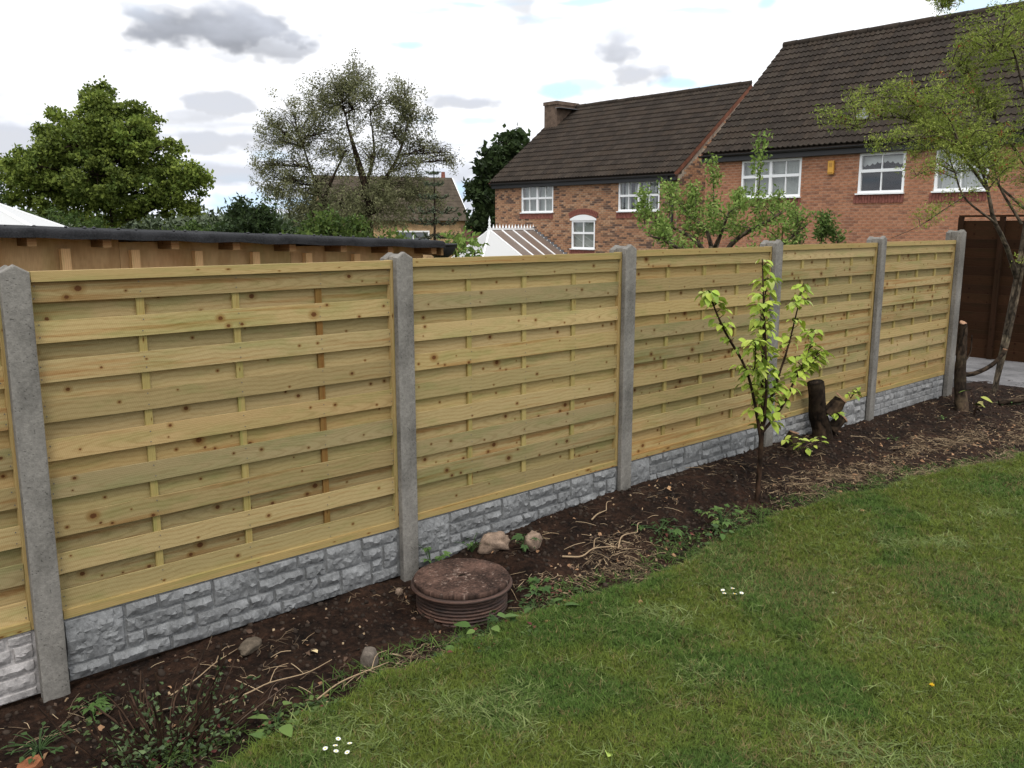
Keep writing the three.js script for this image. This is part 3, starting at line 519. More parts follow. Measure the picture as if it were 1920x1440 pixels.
const H1 = house({ name: 'brick_house', label: 'brick house with mixed orange and dark bricks, chimney and arched lower window', pos: [24, 0, -23.5], W: 9.24, base: -1.6, eY: 3.80, rY: 7.05, run: 4.05, rows: 16, set: 'mixed', mortar: M.mortar, seed: 31, quota: 220, gable: true, gQuota: 70, ov1: .05,
  wins: [{ u0: 1.60, u1: 3.38, y0: 2.61, y1: 3.65, cols: 2, tr: .52, blind: 'curtain' }, { u0: 6.67, u1: 8.5, y0: 2.6, y1: 3.62, cols: 2, tr: .52, blind: 'vertical', gap: .3 }, { u0: 4.38, u1: 5.56, y0: 1.25, y1: 2.28, cols: 1, tr: .56, blind: 'vertical' }] });
{ // arched head, chimney and downpipe of the first house
  const s = new THREE.Shape(); s.moveTo(-.66, 0); s.lineTo(.66, 0); s.lineTo(.66, .05); s.absarc(0, -1.3, 1.51, Math.acos(.66 / 1.51), Math.PI - Math.acos(.66 / 1.51), false); s.closePath();
  const g = new THREE.ExtrudeGeometry(s, { depth: .1, bevelEnabled: false, curveSegments: 16 }); g.translate(4.97, 2.285, -.06); mesh('arched_window_head', g, M.upvc, H1);
  const arch = []; for (let i = 0; i < 18; i++) { const a = (i / 17 - .5) * .86, b = boxUV(bx(.066, .2, .03), 2, 2, i); b.translate(0, 1.63, 0); b.rotateZ(-a); b.translate(4.97, .99, .018); arch.push(b); } mesh('brick_arch', merge(arch), M.redBrick, H1);
  M.chim = std({ color: lin(.2, .145, .11), map: grainMaps.map }); const ch = new THREE.Group(); ch.name = 'chimney'; H1.add(ch);
  mesh('stack', boxUV(bx(.75, 2.0, 1.3, .30, 6.15, -3.5)), M.chim, ch); mesh('cap', boxUV(bx(.82, .14, 1.38, .30, 7.18, -3.5)), M.chim, ch); mesh('flashing', boxUV(bx(.3, .02, 1.5, .82, 6.95, -3.5)), M.lead, ch);
  mesh('downpipe', tube(curve([V(8.95, 3.72, .21), V(8.98, 3.6, .17), V(9.1, 3.5, .08), V(9.1, 3.3, .07), V(9.1, 1, .07), V(9.1, -1.4, .07)], 24), .036, 8), M.black, H1);
}
const H2 = house({ name: 'brick_house', label: 'orange brick house with yellow alarm box and steep brown tiled roof', pos: [21.7, 0, -11.5], W: 10.4, base: -1.6, eY: 4.1, rY: 7.6, run: 3.85, rows: 18, set: 'plain', mortar: M.mortarPale, seed: 61, quota: 290, gable: false, ov0: .0,
  wins: [{ u0: 1.22, u1: 3.06, y0: 2.86, y1: 3.87, cols: 2, tr: .56, blind: 'vertical' }, { u0: 4.66, u1: 5.83, y0: 2.89, y1: 3.87, cols: 1, tr: .56, blind: 'valance' }, { u0: 6.55, u1: 7.74, y0: 2.89, y1: 3.87, cols: 1, tr: .56, blind: 'curtain', net: 1 }], extraHoles: [] });
{
  M.yellow = std({ color: lin(.58, .3, .04), roughness: .5 }); M.yellowDark = std({ color: lin(.4, .2, .03), roughness: .6 });
  const b = new THREE.Group(); b.name = 'alarm_box'; b.position.set(3.93, 3.58, .06); H2.add(b);
  mesh('casing', bevelBox(.165, .31, .07, .012), M.yellow, b); mesh('panel', bx(.085, .1, .006, 0, .05, .037), M.yellowDark, b); mesh('base', bx(.15, .03, .06, 0, -.17, 0), M.yellowDark, b);
  const v = new THREE.BufferGeometry(); // grey lead saddle on the roof
  const fl = bx(.42, .02, .34); fl.rotateX(.73); fl.translate(4.35, 4.82, -.56); const hood = new THREE.ConeGeometry(.2, .3, 4); hood.rotateY(.6); hood.translate(4.4, 4.92, -.55); mesh('roof_vent', boxUV(merge([fl, hood])), M.lead, H2);
}
// ---------------------------------------------------------------- conservatory against the first house
M.poly = new THREE.MeshPhysicalMaterial({ color: lin(.42, .42, .41), roughness: .4, side: THREE.DoubleSide }); M.polyBrown = std({ color: lin(.17, .13, .105), roughness: .22 });
function beam(a, b, w, h) { const d = b.clone().sub(a), g = new THREE.BoxGeometry(w, h, d.length()); const m = new THREE.Matrix4().lookAt(a, b, V(0, 1, 0)); g.applyMatrix4(m); g.translate((a.x + b.x) / 2, (a.y + b.y) / 2, (a.z + b.z) / 2); return g; }
function slabTri(pts, t = .02) { const n = pts[1].clone().sub(pts[0]).cross(pts[2].clone().sub(pts[0])).normalize().multiplyScalar(t), P = []; const push = (...q) => q.forEach(v => P.push(v.x, v.y, v.z)); const lo = pts.map(p => p.clone().sub(n)); for (let i = 1; i < pts.length - 1; i++) { push(pts[0], pts[i], pts[i + 1]); push(lo[0], lo[i + 1], lo[i]); } for (let i = 0; i < pts.length; i++) { const j = (i + 1) % pts.length; push(pts[i], lo[i], pts[j]); push(pts[j], lo[i], lo[j]); } const g = new THREE.BufferGeometry(); g.setAttribute('position', new THREE.Float32BufferAttribute(P, 3)); g.computeVertexNormals(); return boxUV(g); }
function conservatory(label, pos, turn, S) {               // ridge along local x from the wall (x = 0) to x = -rl; eaves at half width hw
  const { rl, hw, ry, ey, nose, brown, base } = S, o = thing('conservatory', label, 'conservatory', pos, turn);
  const A = V(-rl, ry, 0), B = V(0, ry, 0), e = [V(0, ey, hw), V(-rl, ey, hw), V(-rl - nose, ey, hw * .45), V(-rl - nose, ey, -hw * .45), V(-rl, ey, -hw), V(0, ey, -hw)];
  const nb = 4; for (const s of [0, 1]) { const p = s ? e[5] : e[0], q = s ? e[4] : e[1]; for (let i = 0; i < nb; i++) { const a = i / nb, b = (i + 1) / nb; mesh('roof_panel', slabTri([B.clone().lerp(A, a), p.clone().lerp(q, a), p.clone().lerp(q, b), B.clone().lerp(A, b)]), brown && !s ? M.polyBrown : M.poly, o); } for (let i = 0; i <= nb; i++) { const a = i / nb; mesh('glazing_bar', beam(B.clone().lerp(A, a).add(V(0, .02, 0)), p.clone().lerp(q, a).add(V(0, .02, 0)), .06, .05), M.upvc, o); } }
  for (let i = 1; i < 4; i++) { mesh('roof_panel', slabTri([A, e[i], e[i + 1]]), M.poly, o); if (i > 1) mesh('glazing_bar', beam(A.clone().add(V(0, .02, 0)), e[i].clone().add(V(0, .02, 0)), .06, .05), M.upvc, o); }
  mesh('ridge', bx(rl + .1, .07, .14, -rl / 2, ry + .04, 0), M.upvc, o);
  const cr = []; const n = Math.floor(rl / .16); for (let i = 0; i < n; i++) { const c = new THREE.ConeGeometry(.035, .12, 5); c.translate(-rl + .2 + i * .16, ry + .17, 0); const b = new THREE.SphereGeometry(.04, 6, 5); b.translate(-rl + .2 + i * .16, ry + .1, 0); cr.push(c, b); } mesh('cresting', merge(cr), M.upvc, o);
  const fin = new THREE.LatheGeometry([[0, 0], [.06, 0], [.06, .06], [.03, .1], [.055, .17], [.03, .24], [.05, .3], [.015, .38], [0, .48]].map(p => new THREE.Vector2(...p)), 10); fin.translate(-rl, ry + .06, 0); mesh('finial', fin, M.upvc, o);
  for (let i = 0; i < 5; i++) { const a = e[i], b = e[i + 1]; mesh('eaves_beam', beam(a, b, .1, .12), M.upvc, o); const n2 = Math.max(1, Math.round(a.distanceTo(b) / .7));
    const a0 = a.clone().setY(base), b0 = b.clone().setY(base), a1 = a.clone().setY(base + .6), b1 = b.clone().setY(base + .6);
    mesh('dwarf_wall', slabTri([a0, b0, b1, a1], .1), brickMat.mixed[0], o); mesh('pane', slabTri([a1, b1, b.clone(), a.clone()], .01), M.glass, o);
    for (let k = 0; k <= n2; k++) mesh('mullion', beam(a1.clone().lerp(b1, k / n2), a.clone().lerp(b, k / n2).add(V(.0005, -.03, 0)), .06, .06), M.upvc, o); }
  if (S.flash) { const st = []; for (let i = 0; i < 14; i++) { const t = i / 13, p = B.clone().lerp(e[0], t); st.push(bx(.03, .12, .14, p.x - .02, p.y + .06, p.z)); } mesh('stepped_flashing', boxUV(merge(st)), M.lead, o); }
  return o;
}
conservatory('white conservatory with crested ridge and brown side panels, against the brick house', [23.98, 0, -21.2], 0, { rl: 2.28, hw: 2.35, ry: 1.93, ey: .7, nose: 1.3, brown: 1, base: -1.5, flash: 1 });
conservatory('pale conservatory roof beyond the shed at the left picture edge', far(-11.86, 17, 0), FACE + Math.PI, { rl: 1.6, hw: 2.2, ry: 2.62, ey: 1.66, nose: 2.2, base: -1.2 });

// ---------------------------------------------------------------- shed with a felted roof
{
  M.ply = std({ color: lin(1.15, .98, 1.0), map: woodMaps.map, roughness: .9 }); M.stud = std({ color: lin(1.5, 1.25, 1.2), map: woodMaps.map }); M.rafter = std({ color: lin(.36, .28, .25), map: woodMaps.map });
  M.felt = std({ color: lin(.03, .031, .034), map: grainMaps.map, bumpMap: grainMaps.bump, bumpScale: .004, roughness: .95 });
  const o = thing('timber_shed', 'brown timber shed with exposed rafter ends and drooping black felt roof', 'shed', [0, 0, -1.2]);
  const top = x => 2.062 - .0355 * (x - 1.12);
  // felt: a sheet that sags between the rafters and hangs over the front edge
  const P = [], U = [], I = [], nx = 150, prof = [[-2.3, .03], [-1.6, .02], [-.9, .012], [-.3, .004], [-.06, 0], [-.012, -.003], [.006, -.014], [.01, -.03], [.012, -.052]];
  const raf = x => { const t = (x - 1.265) / .386; return Math.abs(t - Math.round(t)) * 2; };
  for (let i = 0; i <= nx; i++) { const x = lerp(-1.6, 4.06, i / nx); prof.forEach(([z, y], j) => { const k = j / 8, sag = .008 * raf(x) * sst(.3, 1, k) + .006 * n3(x * 2.3, z * 2, 4.1) * (j < 8 ? 1 : 1.6); P.push(x, top(x) + y - sag, z + (j > 6 ? .006 * n3(x * 4, 2, 1) : 0)); U.push(x * 2, (z + y) * 2); }); }
  const w = prof.length; for (let i = 0; i < nx; i++) for (let j = 0; j < w - 1; j++) { const a = i * w + j; I.push(a, a + 1, a + w, a + w, a + 1, a + w + 1); }
  const fg = new THREE.BufferGeometry(); fg.setAttribute('position', new THREE.Float32BufferAttribute(P, 3)); fg.setAttribute('uv', new THREE.Float32BufferAttribute(U, 2)); fg.setIndex(I); fg.computeVertexNormals();
  mesh('felt_roof', fg, M.felt, o);
  { const dk = bx(5.64, .018, 2.27, 0, 0, 0); dk.rotateZ(-.0355); dk.translate(1.23, top(1.23) - .022, -1.15); mesh('roof_deck', boxUV(dk, .5, .5), M.rafter, o); }
  const R = rngOf(8), rg = slatGeo(2.3, .075, .046, 601, .2); rg.rotateY(Math.PI / 2);
  for (let i = -7; i < 8; i++) { const x = 1.265 + i * .386; if (x < -1.5) continue; mesh('rafter', rg, M.rafter, o, [x, top(x) - .062 + (R() - .5) * .006, -1.16]); }
  const sg = slatGeo(2.4, .05, .05, 602, .2); sg.rotateZ(Math.PI / 2);
  for (let i = -7; i < 8; i++) { const x = 1.475 + i * .386; if (x < -1.5 || x > 4) continue; mesh('stud', sg, M.stud, o, [x, top(x) - .112 - 1.2, -.2]); }
  for (let i = 0; i < 5; i++) { const x0 = -1.58 + i * 1.122; const g = slatGeo(1.12, 2.3, .012, 610 + i, 0); mesh('wall_sheet', g, M.ply, o, [x0 + .56, top(x0 + .55) - .05 - 1.15, -.235]); }
  mesh('wall_plate', slatGeo(5.6, .05, .06, 620, 0), M.rafter, o, [1.24, top(1.24) - .125, -.275], [0, 0, -.0355]);
  mesh('side_wall', boxUV(bx(.03, 2.2, 2.0, 4.02, .78, -1.28), .5, .5), M.ply, o); mesh('back_wall', boxUV(bx(5.5, 2.2, .03, 1.24, .72, -2.28), .5, .5), M.ply, o); mesh('side_wall', boxUV(bx(.03, 2.2, 2.0, -1.55, .85, -1.28), .5, .5), M.ply, o);
  mesh('fascia', bx(.02, .1, 2.3, 4.045, top(4.05) - .06, -1.16), M.rafter, o);
  const ng = new THREE.SphereGeometry(1, 7, 5); for (let i = 0; i < 34; i++) { const x = -.2 + i * .125 + R() * .07, z = -.05 - R() * .5; mesh('felt_nail', ng, M.black, o, [x, top(x) + .008 + .0045 * (-z), z]).scale.set(.007 + R() * .006, .005 + R() * .006, .008); }
  M.pot = std({ color: lin(.02, .022, .024), roughness: .5 });
  const bowl = new THREE.LatheGeometry([[0, -.11], [.05, -.108], [.09, -.08], [.115, -.03], [.12, 0], [.126, 0], [.126, -.012], [.108, -.03], [.0, -.03]].map(p => new THREE.Vector2(...p)), 18);
  solo('hanging_bowl', bowl, M.pot, 'black bowl planter hanging at the shed roof corner', 'planter', [4.2, 1.93, -1.42]);
}
// ---------------------------------------------------------------- far tan house and its garage
{
  M.tan = std({ color: lin(.58, .4, .22), map: grainMaps.map }); M.farRoof = std({ color: lin(.1, .08, .058), map: grainMaps.map });
  const o = thing('tan_brick_house', 'distant tan brick house with brown roof half hidden by the sparse tree', 'house', far(-4.5, 63, -2.6), FACE + .35), W = 9, D = 8, E = 5.2, T = 7.95;
  const s = new THREE.Shape(); s.moveTo(-D / 2, 0); s.lineTo(D / 2, 0); s.lineTo(D / 2, E); s.lineTo(0, T); s.lineTo(-D / 2, E); s.closePath();
  const b = new THREE.ExtrudeGeometry(s, { depth: W, bevelEnabled: false }); b.rotateY(-Math.PI / 2); mesh('wall', boxUV(b, .4, .4), M.tan, o);
  for (const k of [1, -1]) { const nR = 14, L = Math.hypot(T - E, D / 2) + .4; for (let i = 0; i < nR; i++) { const a = Math.atan2(T - E, D / 2), q = bx(W + .5, .05, L / nR + .05); q.rotateX(k * a); const t = (i + .5) / nR * L; q.translate(-W / 2, T + .08 - Math.sin(a) * t, k * Math.cos(a) * t); mesh('tile_course', boxUV(q, .4, .4), M.farRoof, o).rotation.x = 0; } }
  for (const k of [1, -1]) mesh('bargeboard', beam(V(.28, T + .02, 0), V(.28, E - .3, k * (D / 2 + .3)), .05, .22), M.upvc, o);
  for (const [x, y] of [[-3.6, 3.1]]) { const g = new THREE.Group(); g.name = 'window'; g.position.set(x, y, D / 2); o.add(g); mesh('frame', merge([bx(2.2, .1, .1, 0, 0, .03), bx(2.2, .1, .1, 0, 1.25, .03), bx(.1, 1.15, .1, -1.05, .62, .03), bx(.1, 1.15, .1, 1.05, .62, .03), bx(.08, 1.15, .1, 0, .62, .03)]), M.upvc, g); mesh('pane', bx(2, 1.15, .02, 0, .62, .03), std({ color: lin(.12, .14, .16), roughness: .1 }), g); }
  const ch = new THREE.Group(); ch.name = 'chimney'; ch.position.set(.3, 0, -2.4); o.add(ch); mesh('stack', boxUV(bx(.6, 8.1, .9, 0, 4.05, 0), .4, .4), M.tan, ch); mesh('pot', new THREE.CylinderGeometry(.13, .16, .5, 10).translate(0, 8.35, 0), M.redBrick, ch);
  const dish = new THREE.SphereGeometry(.4, 14, 8, 0, Math.PI * 2, 0, .7); dish.scale(1, .6, 1); dish.rotateX(1.2); dish.translate(.9, 6.2, -2.6); mesh('satellite_dish', dish, M.lead, o);
  const ga = thing('garage', 'low tan garage with brown tiled roof left of the brick house', 'garage', far(-2.9, 52, -2.6), FACE + .1); const gs = new THREE.Shape(); gs.moveTo(-2.2, 0); gs.lineTo(2.2, 0); gs.lineTo(2.2, 2.9); gs.lineTo(0, 4.6); gs.lineTo(-2.2, 2.9); gs.closePath();
  const gb = new THREE.ExtrudeGeometry(gs, { depth: 2.8, bevelEnabled: false }); gb.rotateY(Math.PI / 2); mesh('wall', boxUV(gb, .4, .4), M.tan, ga);
  for (let i = 0; i < 9; i++) { const a = .66, L = 2.9, q = bx(3.0, .05, L / 9 + .05); q.rotateX(a); const t = (i + .5) / 9 * L; q.translate(1.4, 4.7 - Math.sin(a) * t, Math.cos(a) * t); mesh('tile_course', boxUV(q, .4, .4), std({ color: lin(.13, .065, .045), map: grainMaps.map }), ga); }
}
// ================================================================ TREES AND SHRUBS BEYOND THE FENCE
const rq = (R) => new THREE.Quaternion().setFromEuler(new THREE.Euler(R() * 6.28, R() * 6.28, R() * 6.28));
function sph(R) { const u = R() * 2 - 1, a = R() * 6.2832, s = Math.sqrt(1 - u * u); return V(s * Math.cos(a), u, s * Math.sin(a)); }
function leafClump(n, spread, L, W, seed) { const R = rngOf(seed), l = []; for (let i = 0; i < n; i++) { const g = leafGeo(L * (.7 + R() * .6), W * (.7 + R() * .6), { n: 2, fold: .3, curl: .3 }); g.rotateX((R() - .3) * 1.6); g.rotateY(R() * 6.28); g.rotateZ((R() - .5) * 1.2); const d = sph(R).multiplyScalar(spread * Math.cbrt(R())); g.translate(d.x, d.y * .8, d.z); l.push(g); } return merge(l); }
const clumps = { broad: leafClump(9, .26, .17, .15, 1), fine: leafClump(9, .22, .11, .055, 2), tiny: leafClump(8, .16, .07, .045, 3), apple: leafClump(7, .075, .055, .034, 4), rowan: leafClump(12, .085, .036, .014, 5), mid: leafClump(9, .22, .13, .09, 6) };
function mixc(R, a, b, v = .25) { const t = R(), k = 1 - v / 2 + R() * v; return [lerp(a[0], b[0], t) * k, lerp(a[1], b[1], t) * k, lerp(a[2], b[2], t) * k]; }
// a tree from crown lobes: every lobe [x,y,z,rx,ry,rz,count] in local metres; limbs reach to the lobes, twigs into them
function lobeTree({ name, label, category = 'tree', pos, turn = FACE, trunk, lobes, clump, scale = [1, 1.4], colA, colB, bark, seed, limbR = .12, twigs = 10, group, hollow = .35, stems, mat, dense = 1, per = 12, bough = .34 }) {
  const R = rngOf(seed), o = thing(name, label, category, pos, turn, group), wood = [];
  const T = stems || [trunk]; for (const t of T) wood.push(tube(curve(t.pts, 10), taper(10, t.r0, t.r1, .8), 8, true, .12, seed));
  const list = [];
  for (const [x, y, z, rx, ry, rz, n] of lobes) {
    const c = V(x, y, z), st = T[Math.floor(R() * T.length)]; let best = st.pts[0], bd = 1e9;
    for (const t of T) for (const q of curve(t.pts, 10)) { if (q.y > y + .2) continue; const d = q.distanceTo(c) + (y - q.y) * -.25; if (d < bd) { bd = d; best = q; } }
    const mid = best.clone().lerp(c, .5).add(V((R() - .5) * .5 * rx, R() * .2 * ry, (R() - .5) * rz * .5)), path = curve([best, mid, c.clone().add(V(0, ry * .3, 0))], 7);
    wood.push(tube(path, taper(7, limbR * Math.min(1, (rx + ry) / 2.2), .018), 5, false));
    for (let k = 0; k < twigs; k++) { const a = path[2 + Math.floor(R() * 6)], d = sph(R); d.y = d.y * .6 + .35; const e = c.clone().add(V(d.x * rx, d.y * ry, d.z * rz).multiplyScalar(.9)); wood.push(tube(curve([a, a.clone().lerp(e, .5).add(V((R() - .5) * .2, .1, (R() - .5) * .2)), e], 4), taper(4, limbR * .22, .006), 4, false)); }
    const nc = Math.max(4, Math.round(n * dense / per)), tone = .82 + R() * .36;
    for (let q = 0; q < nc; q++) {                          // bough ends: leaves gather round them, gaps stay between
      const d = sph(R), rr = Math.cbrt(hollow + (1 - hollow) * R()), wob = 1 + .42 * n3(d.x * 2.2 + x, d.y * 2.2 + y, d.z * 2.2 + seed) + .2 * n3(d.x * 6 + x, d.y * 6, d.z * 6 + seed), e = V(x + d.x * rx * rr * wob, y + d.y * ry * rr * wob, z + d.z * rz * rr * wob), tn = tone * (.85 + R() * .3), rad = bough * (.6 + R() * .8);
      if (q % 3 === 0) wood.push(tube([path[3 + Math.floor(R() * 4)], e], [limbR * .12, .006], 4, false));
      for (let k = 0; k < per; k++) { const g = sph(R).multiplyScalar(rad * Math.sqrt(R())), c = mixc(R, colA, colB); list.push({ p: [e.x + g.x, e.y + g.y * .65, e.z + g.z], r: [R() * 6.28, R() * 6.28, R() * 6.28], s: lerp(scale[0], scale[1], R()), c: c.map(v => v * tn) }); }
    }
  }
  mesh(T.length > 1 ? 'stems' : 'trunk', merge(wood), bark || M.bark, o);
  swarm('crown', clump, mat || M.leafSoft, list, o, 'stuff');
  return o;
}
// big dense broadleaf, 45 m away
{
  const k = .02717, L = (px, py, r, n, ry = r, z = 0) => [(px - 215) * k, (425 - py) * k + 2.06 + 2.3, z, r * k, ry * k, r * k * .9, n];
  lobeTree({ name: 'broadleaf_tree', label: 'large dense dark green broadleaf tree rising behind the shed', pos: far(-20.2, 45, -2.3), trunk: { pts: [V(0, -.2, 0), V(.1, 2.5, 0), V(-.1, 5, 0), V(0, 8.6, .1)], r0: .35, r1: .08 },
    lobes: [L(212, 200, 34, 260, 42), L(196, 250, 56, 520), L(255, 248, 46, 420), L(140, 262, 52, 420), L(90, 312, 46, 330, 36), L(296, 300, 56, 480), L(232, 305, 70, 640), L(160, 325, 72, 640), L(60, 300, 30, 130, 20), L(34, 318, 26, 90, 14), L(346, 322, 40, 260, 30), L(370, 340, 28, 120, 16), L(270, 365, 70, 520, 44), L(190, 385, 80, 560, 46), L(110, 370, 70, 440, 40), L(330, 375, 46, 280, 36), L(45, 355, 40, 180, 26), L(232, 222, 30, 180, 34, 1.2), L(280, 270, 40, 240, 36, 1.5), L(165, 285, 50, 320, 36, 1.6), L(110, 325, 44, 260, 30, 1.8), L(215, 340, 60, 360, 36, 2)],
    clump: clumps.broad, dense: .95, bough: .42, hollow: .25, scale: [.75, 1.25], colA: [.085, .13, .02], colB: [.21, .26, .045], seed: 5, limbR: .14 });
}
// airy tree with bare limbs showing, 38 m away
{
  const k = .02294, L = (px, py, r, n, ry = r, z = 0) => [(px - 690) * k, (425 - py) * k + 2.06 + 2, z, r * k, ry * k, r * k, n], P = (px, py, z = 0) => V((px - 690) * k, (425 - py) * k + 4.06, z);
  const st = (pts, r0, r1) => ({ pts, r0, r1 });
  lobeTree({ name: 'airy_tree', label: 'tall airy grey green tree with bare forking limbs, middle of the skyline', pos: far(-6.19, 38, -2), stems: [st([V(0, -.2, 0), P(692, 400), P(688, 350), P(672, 290), P(655, 235)], .22, .04), st([P(692, 400), P(715, 352), P(748, 300), P(768, 240)], .14, .03), st([P(610, 480), P(608, 390), P(592, 340), P(575, 280)], .16, .03), st([P(607, 380), P(630, 330), P(655, 285)], .1, .03), st([P(688, 360), P(676, 320), P(664, 270), P(650, 200)], .12, .02), st([P(690, 345), P(705, 290), P(700, 225)], .1, .02)],
    lobes: [L(560, 235, 52, 230), L(535, 285, 46, 180), L(520, 250, 30, 70), L(610, 210, 52, 240), L(640, 180, 42, 200), L(680, 165, 40, 210), L(665, 220, 55, 280), L(720, 215, 50, 230), L(765, 190, 36, 170, 42), L(775, 240, 44, 200), L(740, 270, 46, 190), L(800, 290, 34, 110), L(600, 275, 54, 210), L(555, 320, 46, 150, 30), L(640, 300, 46, 150), L(700, 310, 50, 150), L(770, 320, 48, 130, 34), L(835, 300, 22, 30, 34), L(510, 320, 34, 80, 24), L(845, 310, 18, 22, 20), L(600, 350, 50, 130, 34), L(680, 370, 60, 160, 34), L(640, 395, 60, 360, 40), L(740, 360, 46, 280, 40), L(560, 370, 50, 300, 40), L(700, 400, 70, 420, 40), L(790, 375, 40, 240, 46), L(590, 405, 50, 320, 36), L(530, 350, 40, 200, 30)],
    clump: clumps.fine, scale: [.7, 1.2], colA: [.1, .11, .045], colB: [.2, .2, .1], bark: M.bark, seed: 15, limbR: .06, twigs: 34, hollow: .05, dense: 1.2, per: 6, bough: .34 });
}
function bush(name, label, category, px, d, top, w, h, n, clump, colA, colB, seed, base = -2, sc = [1, 1.5], grp) {
  const k = d / 1656.5, H = (425 - top) * k + 2.06 - base, R = rngOf(seed), lobes = [], m = 5;
  for (let i = 0; i < m; i++) { const t = i / (m - 1) - .5; lobes.push([t * w * k * .75, H * (.68 - .22 * Math.abs(t) * 2 + (R() - .5) * .12), (R() - .5) * w * k * .3, w * k * (.24 + R() * .08), Math.min(h * k * .5, H * .42) * (.8 + R() * .3), w * k * .28, Math.round(n / m)]); }
  return lobeTree({ name, label, category, pos: far((px - 960) * k, d, base), trunk: { pts: [V(0, -.1, 0), V(.05, H * .25, 0), V(0, H * .5, 0), V(.05, H * .75, 0)], r0: .05 + H * .02, r1: .03 }, lobes, clump, scale: sc, colA, colB, seed, limbR: .05, twigs: 6, group: grp });
}
bush('shrub', 'dark green rounded bush between the dense tree and the airy tree', 'bush', 478, 32, 332, 150, 110, 1700, clumps.mid, [.024, .045, .014], [.05, .08, .02], 21);
bush('shrub', 'lighter green bush at the foot of the airy tree', 'bush', 620, 30, 362, 240, 100, 1700, clumps.mid, [.045, .08, .015], [.09, .13, .025], 22);
bush('shrub', 'yellow green bush in front of the tan house window', 'bush', 738, 29, 392, 80, 60, 500, clumps.mid, [.07, .12, .02], [.12, .17, .035], 23);
bush('shrub', 'low green hedge bush below the dense tree, beside the pale conservatory', 'bush', 120, 40, 372, 260, 80, 1500, clumps.mid, [.04, .075, .015], [.08, .12, .025], 24);
bush('shrub', 'low green bush between the dense tree and the rounded dark bush', 'bush', 350, 41, 378, 200, 70, 1300, clumps.mid, [.045, .085, .016], [.09, .135, .028], 25);
bush('shrub', 'dark bush at the picture edge below the dense tree', 'bush', 5, 42, 335, 90, 120, 700, clumps.mid, [.03, .055, .014], [.06, .09, .02], 26);
{ // dark large-leaved tree beside the first house
  const k = 41 / 1656.5, L = (px, py, r, n, ry = r) => [(px - 930) * k, (425 - py) * k + 2.06 + 2.5, 0, r * k, ry * k, r * k, n];
  lobeTree({ name: 'leafy_tree', label: 'dark large-leaved tree squeezed against the chimney house', pos: far(-.74, 41, -2.5), trunk: { pts: [V(0, 0, 0), V(0, 3, 0), V(.3, 6.5, 0)], r0: .2, r1: .05 }, lobes: [L(955, 285, 28, 150), L(928, 310, 28, 170), L(912, 355, 26, 170, 34), L(930, 370, 36, 260, 50), L(912, 410, 26, 170, 34), L(965, 320, 34, 200)], clump: clumps.broad, scale: [1, 1.7], colA: [.025, .045, .014], colB: [.05, .08, .022], seed: 33, limbR: .08 });
}
{ // monkey puzzle: whorls of upcurved spiny arms
  const o = thing('monkey_puzzle_tree', 'thin monkey puzzle tree with tiers of dark spiny arms', 'tree', far(-2.63, 30, -2), FACE), R = rngOf(44), k = 30 / 1656.5, Y = py => (425 - py) * k + 4.06, wood = [tube([V(0, -.1, 0), V(0, Y(440), 0), V(.02, Y(370), 0), V(0, Y(318), 0)], [.05, .042, .028, .01], 8)], spines = [];
  for (const [py, r, n] of [[438, .85, 10], [412, .82, 10], [392, .75, 9], [368, .5, 7], [345, .35, 6], [326, .2, 5]]) for (let i = 0; i < n; i++) {
    const a = i / n * 6.28 + R() * .5, l = r * (.8 + R() * .35), d = V(Math.cos(a), 0, Math.sin(a)), p = curve([V(0, Y(py), 0), d.clone().multiplyScalar(l * .5).setY(Y(py) - l * .18), d.clone().multiplyScalar(l * .85).setY(Y(py) - l * .12), d.clone().multiplyScalar(l).setY(Y(py) + l * .05)], 9);
    wood.push(tube(p, taper(9, .022, .012), 5, false)); for (let j = 1; j < 10; j++) for (let q = 0; q < 7; q++) spines.push({ p: [p[j].x + (R() - .5) * .03, p[j].y + (R() - .5) * .03, p[j].z + (R() - .5) * .03], r: [R() * 6.28, R() * 6.28, R() * 6.28], s: .7 + R() * .5, c: mixc(R, [.04, .06, .028], [.07, .1, .045]) });
  }
  mesh('trunk', merge(wood), M.bark, o); swarm('crown', leafGeo(.075, .035, { n: 2 }), M.leafInst, spines, o, 'stuff');
}
{ // far wood along the horizon
  const R = rngOf(61), l = []; for (let i = 0; i < 16000; i++) { const a = (R() - .5) * 1.5, d = 150 + R() * 60, x = Math.sin(a) * d, z = Math.cos(a) * d, p = far(x, z), top = 5.2 + 2.5 * fbm(a * 14, 1, 2, 3); const h = R() * top; l.push({ p: [p[0], -2.2 + h, p[2]], r: [R() * 6, R() * 6, R() * 6], s: 6 + R() * 5, c: mixc(R, [.035, .055, .02], [.06, .08, .032]) }); }
  const w = swarm('far_wood', clumps.mid, M.leafInst, l, null, 'stuff'); w.userData.label = 'distant line of dark trees on the horizon'; w.userData.category = 'woodland';
}
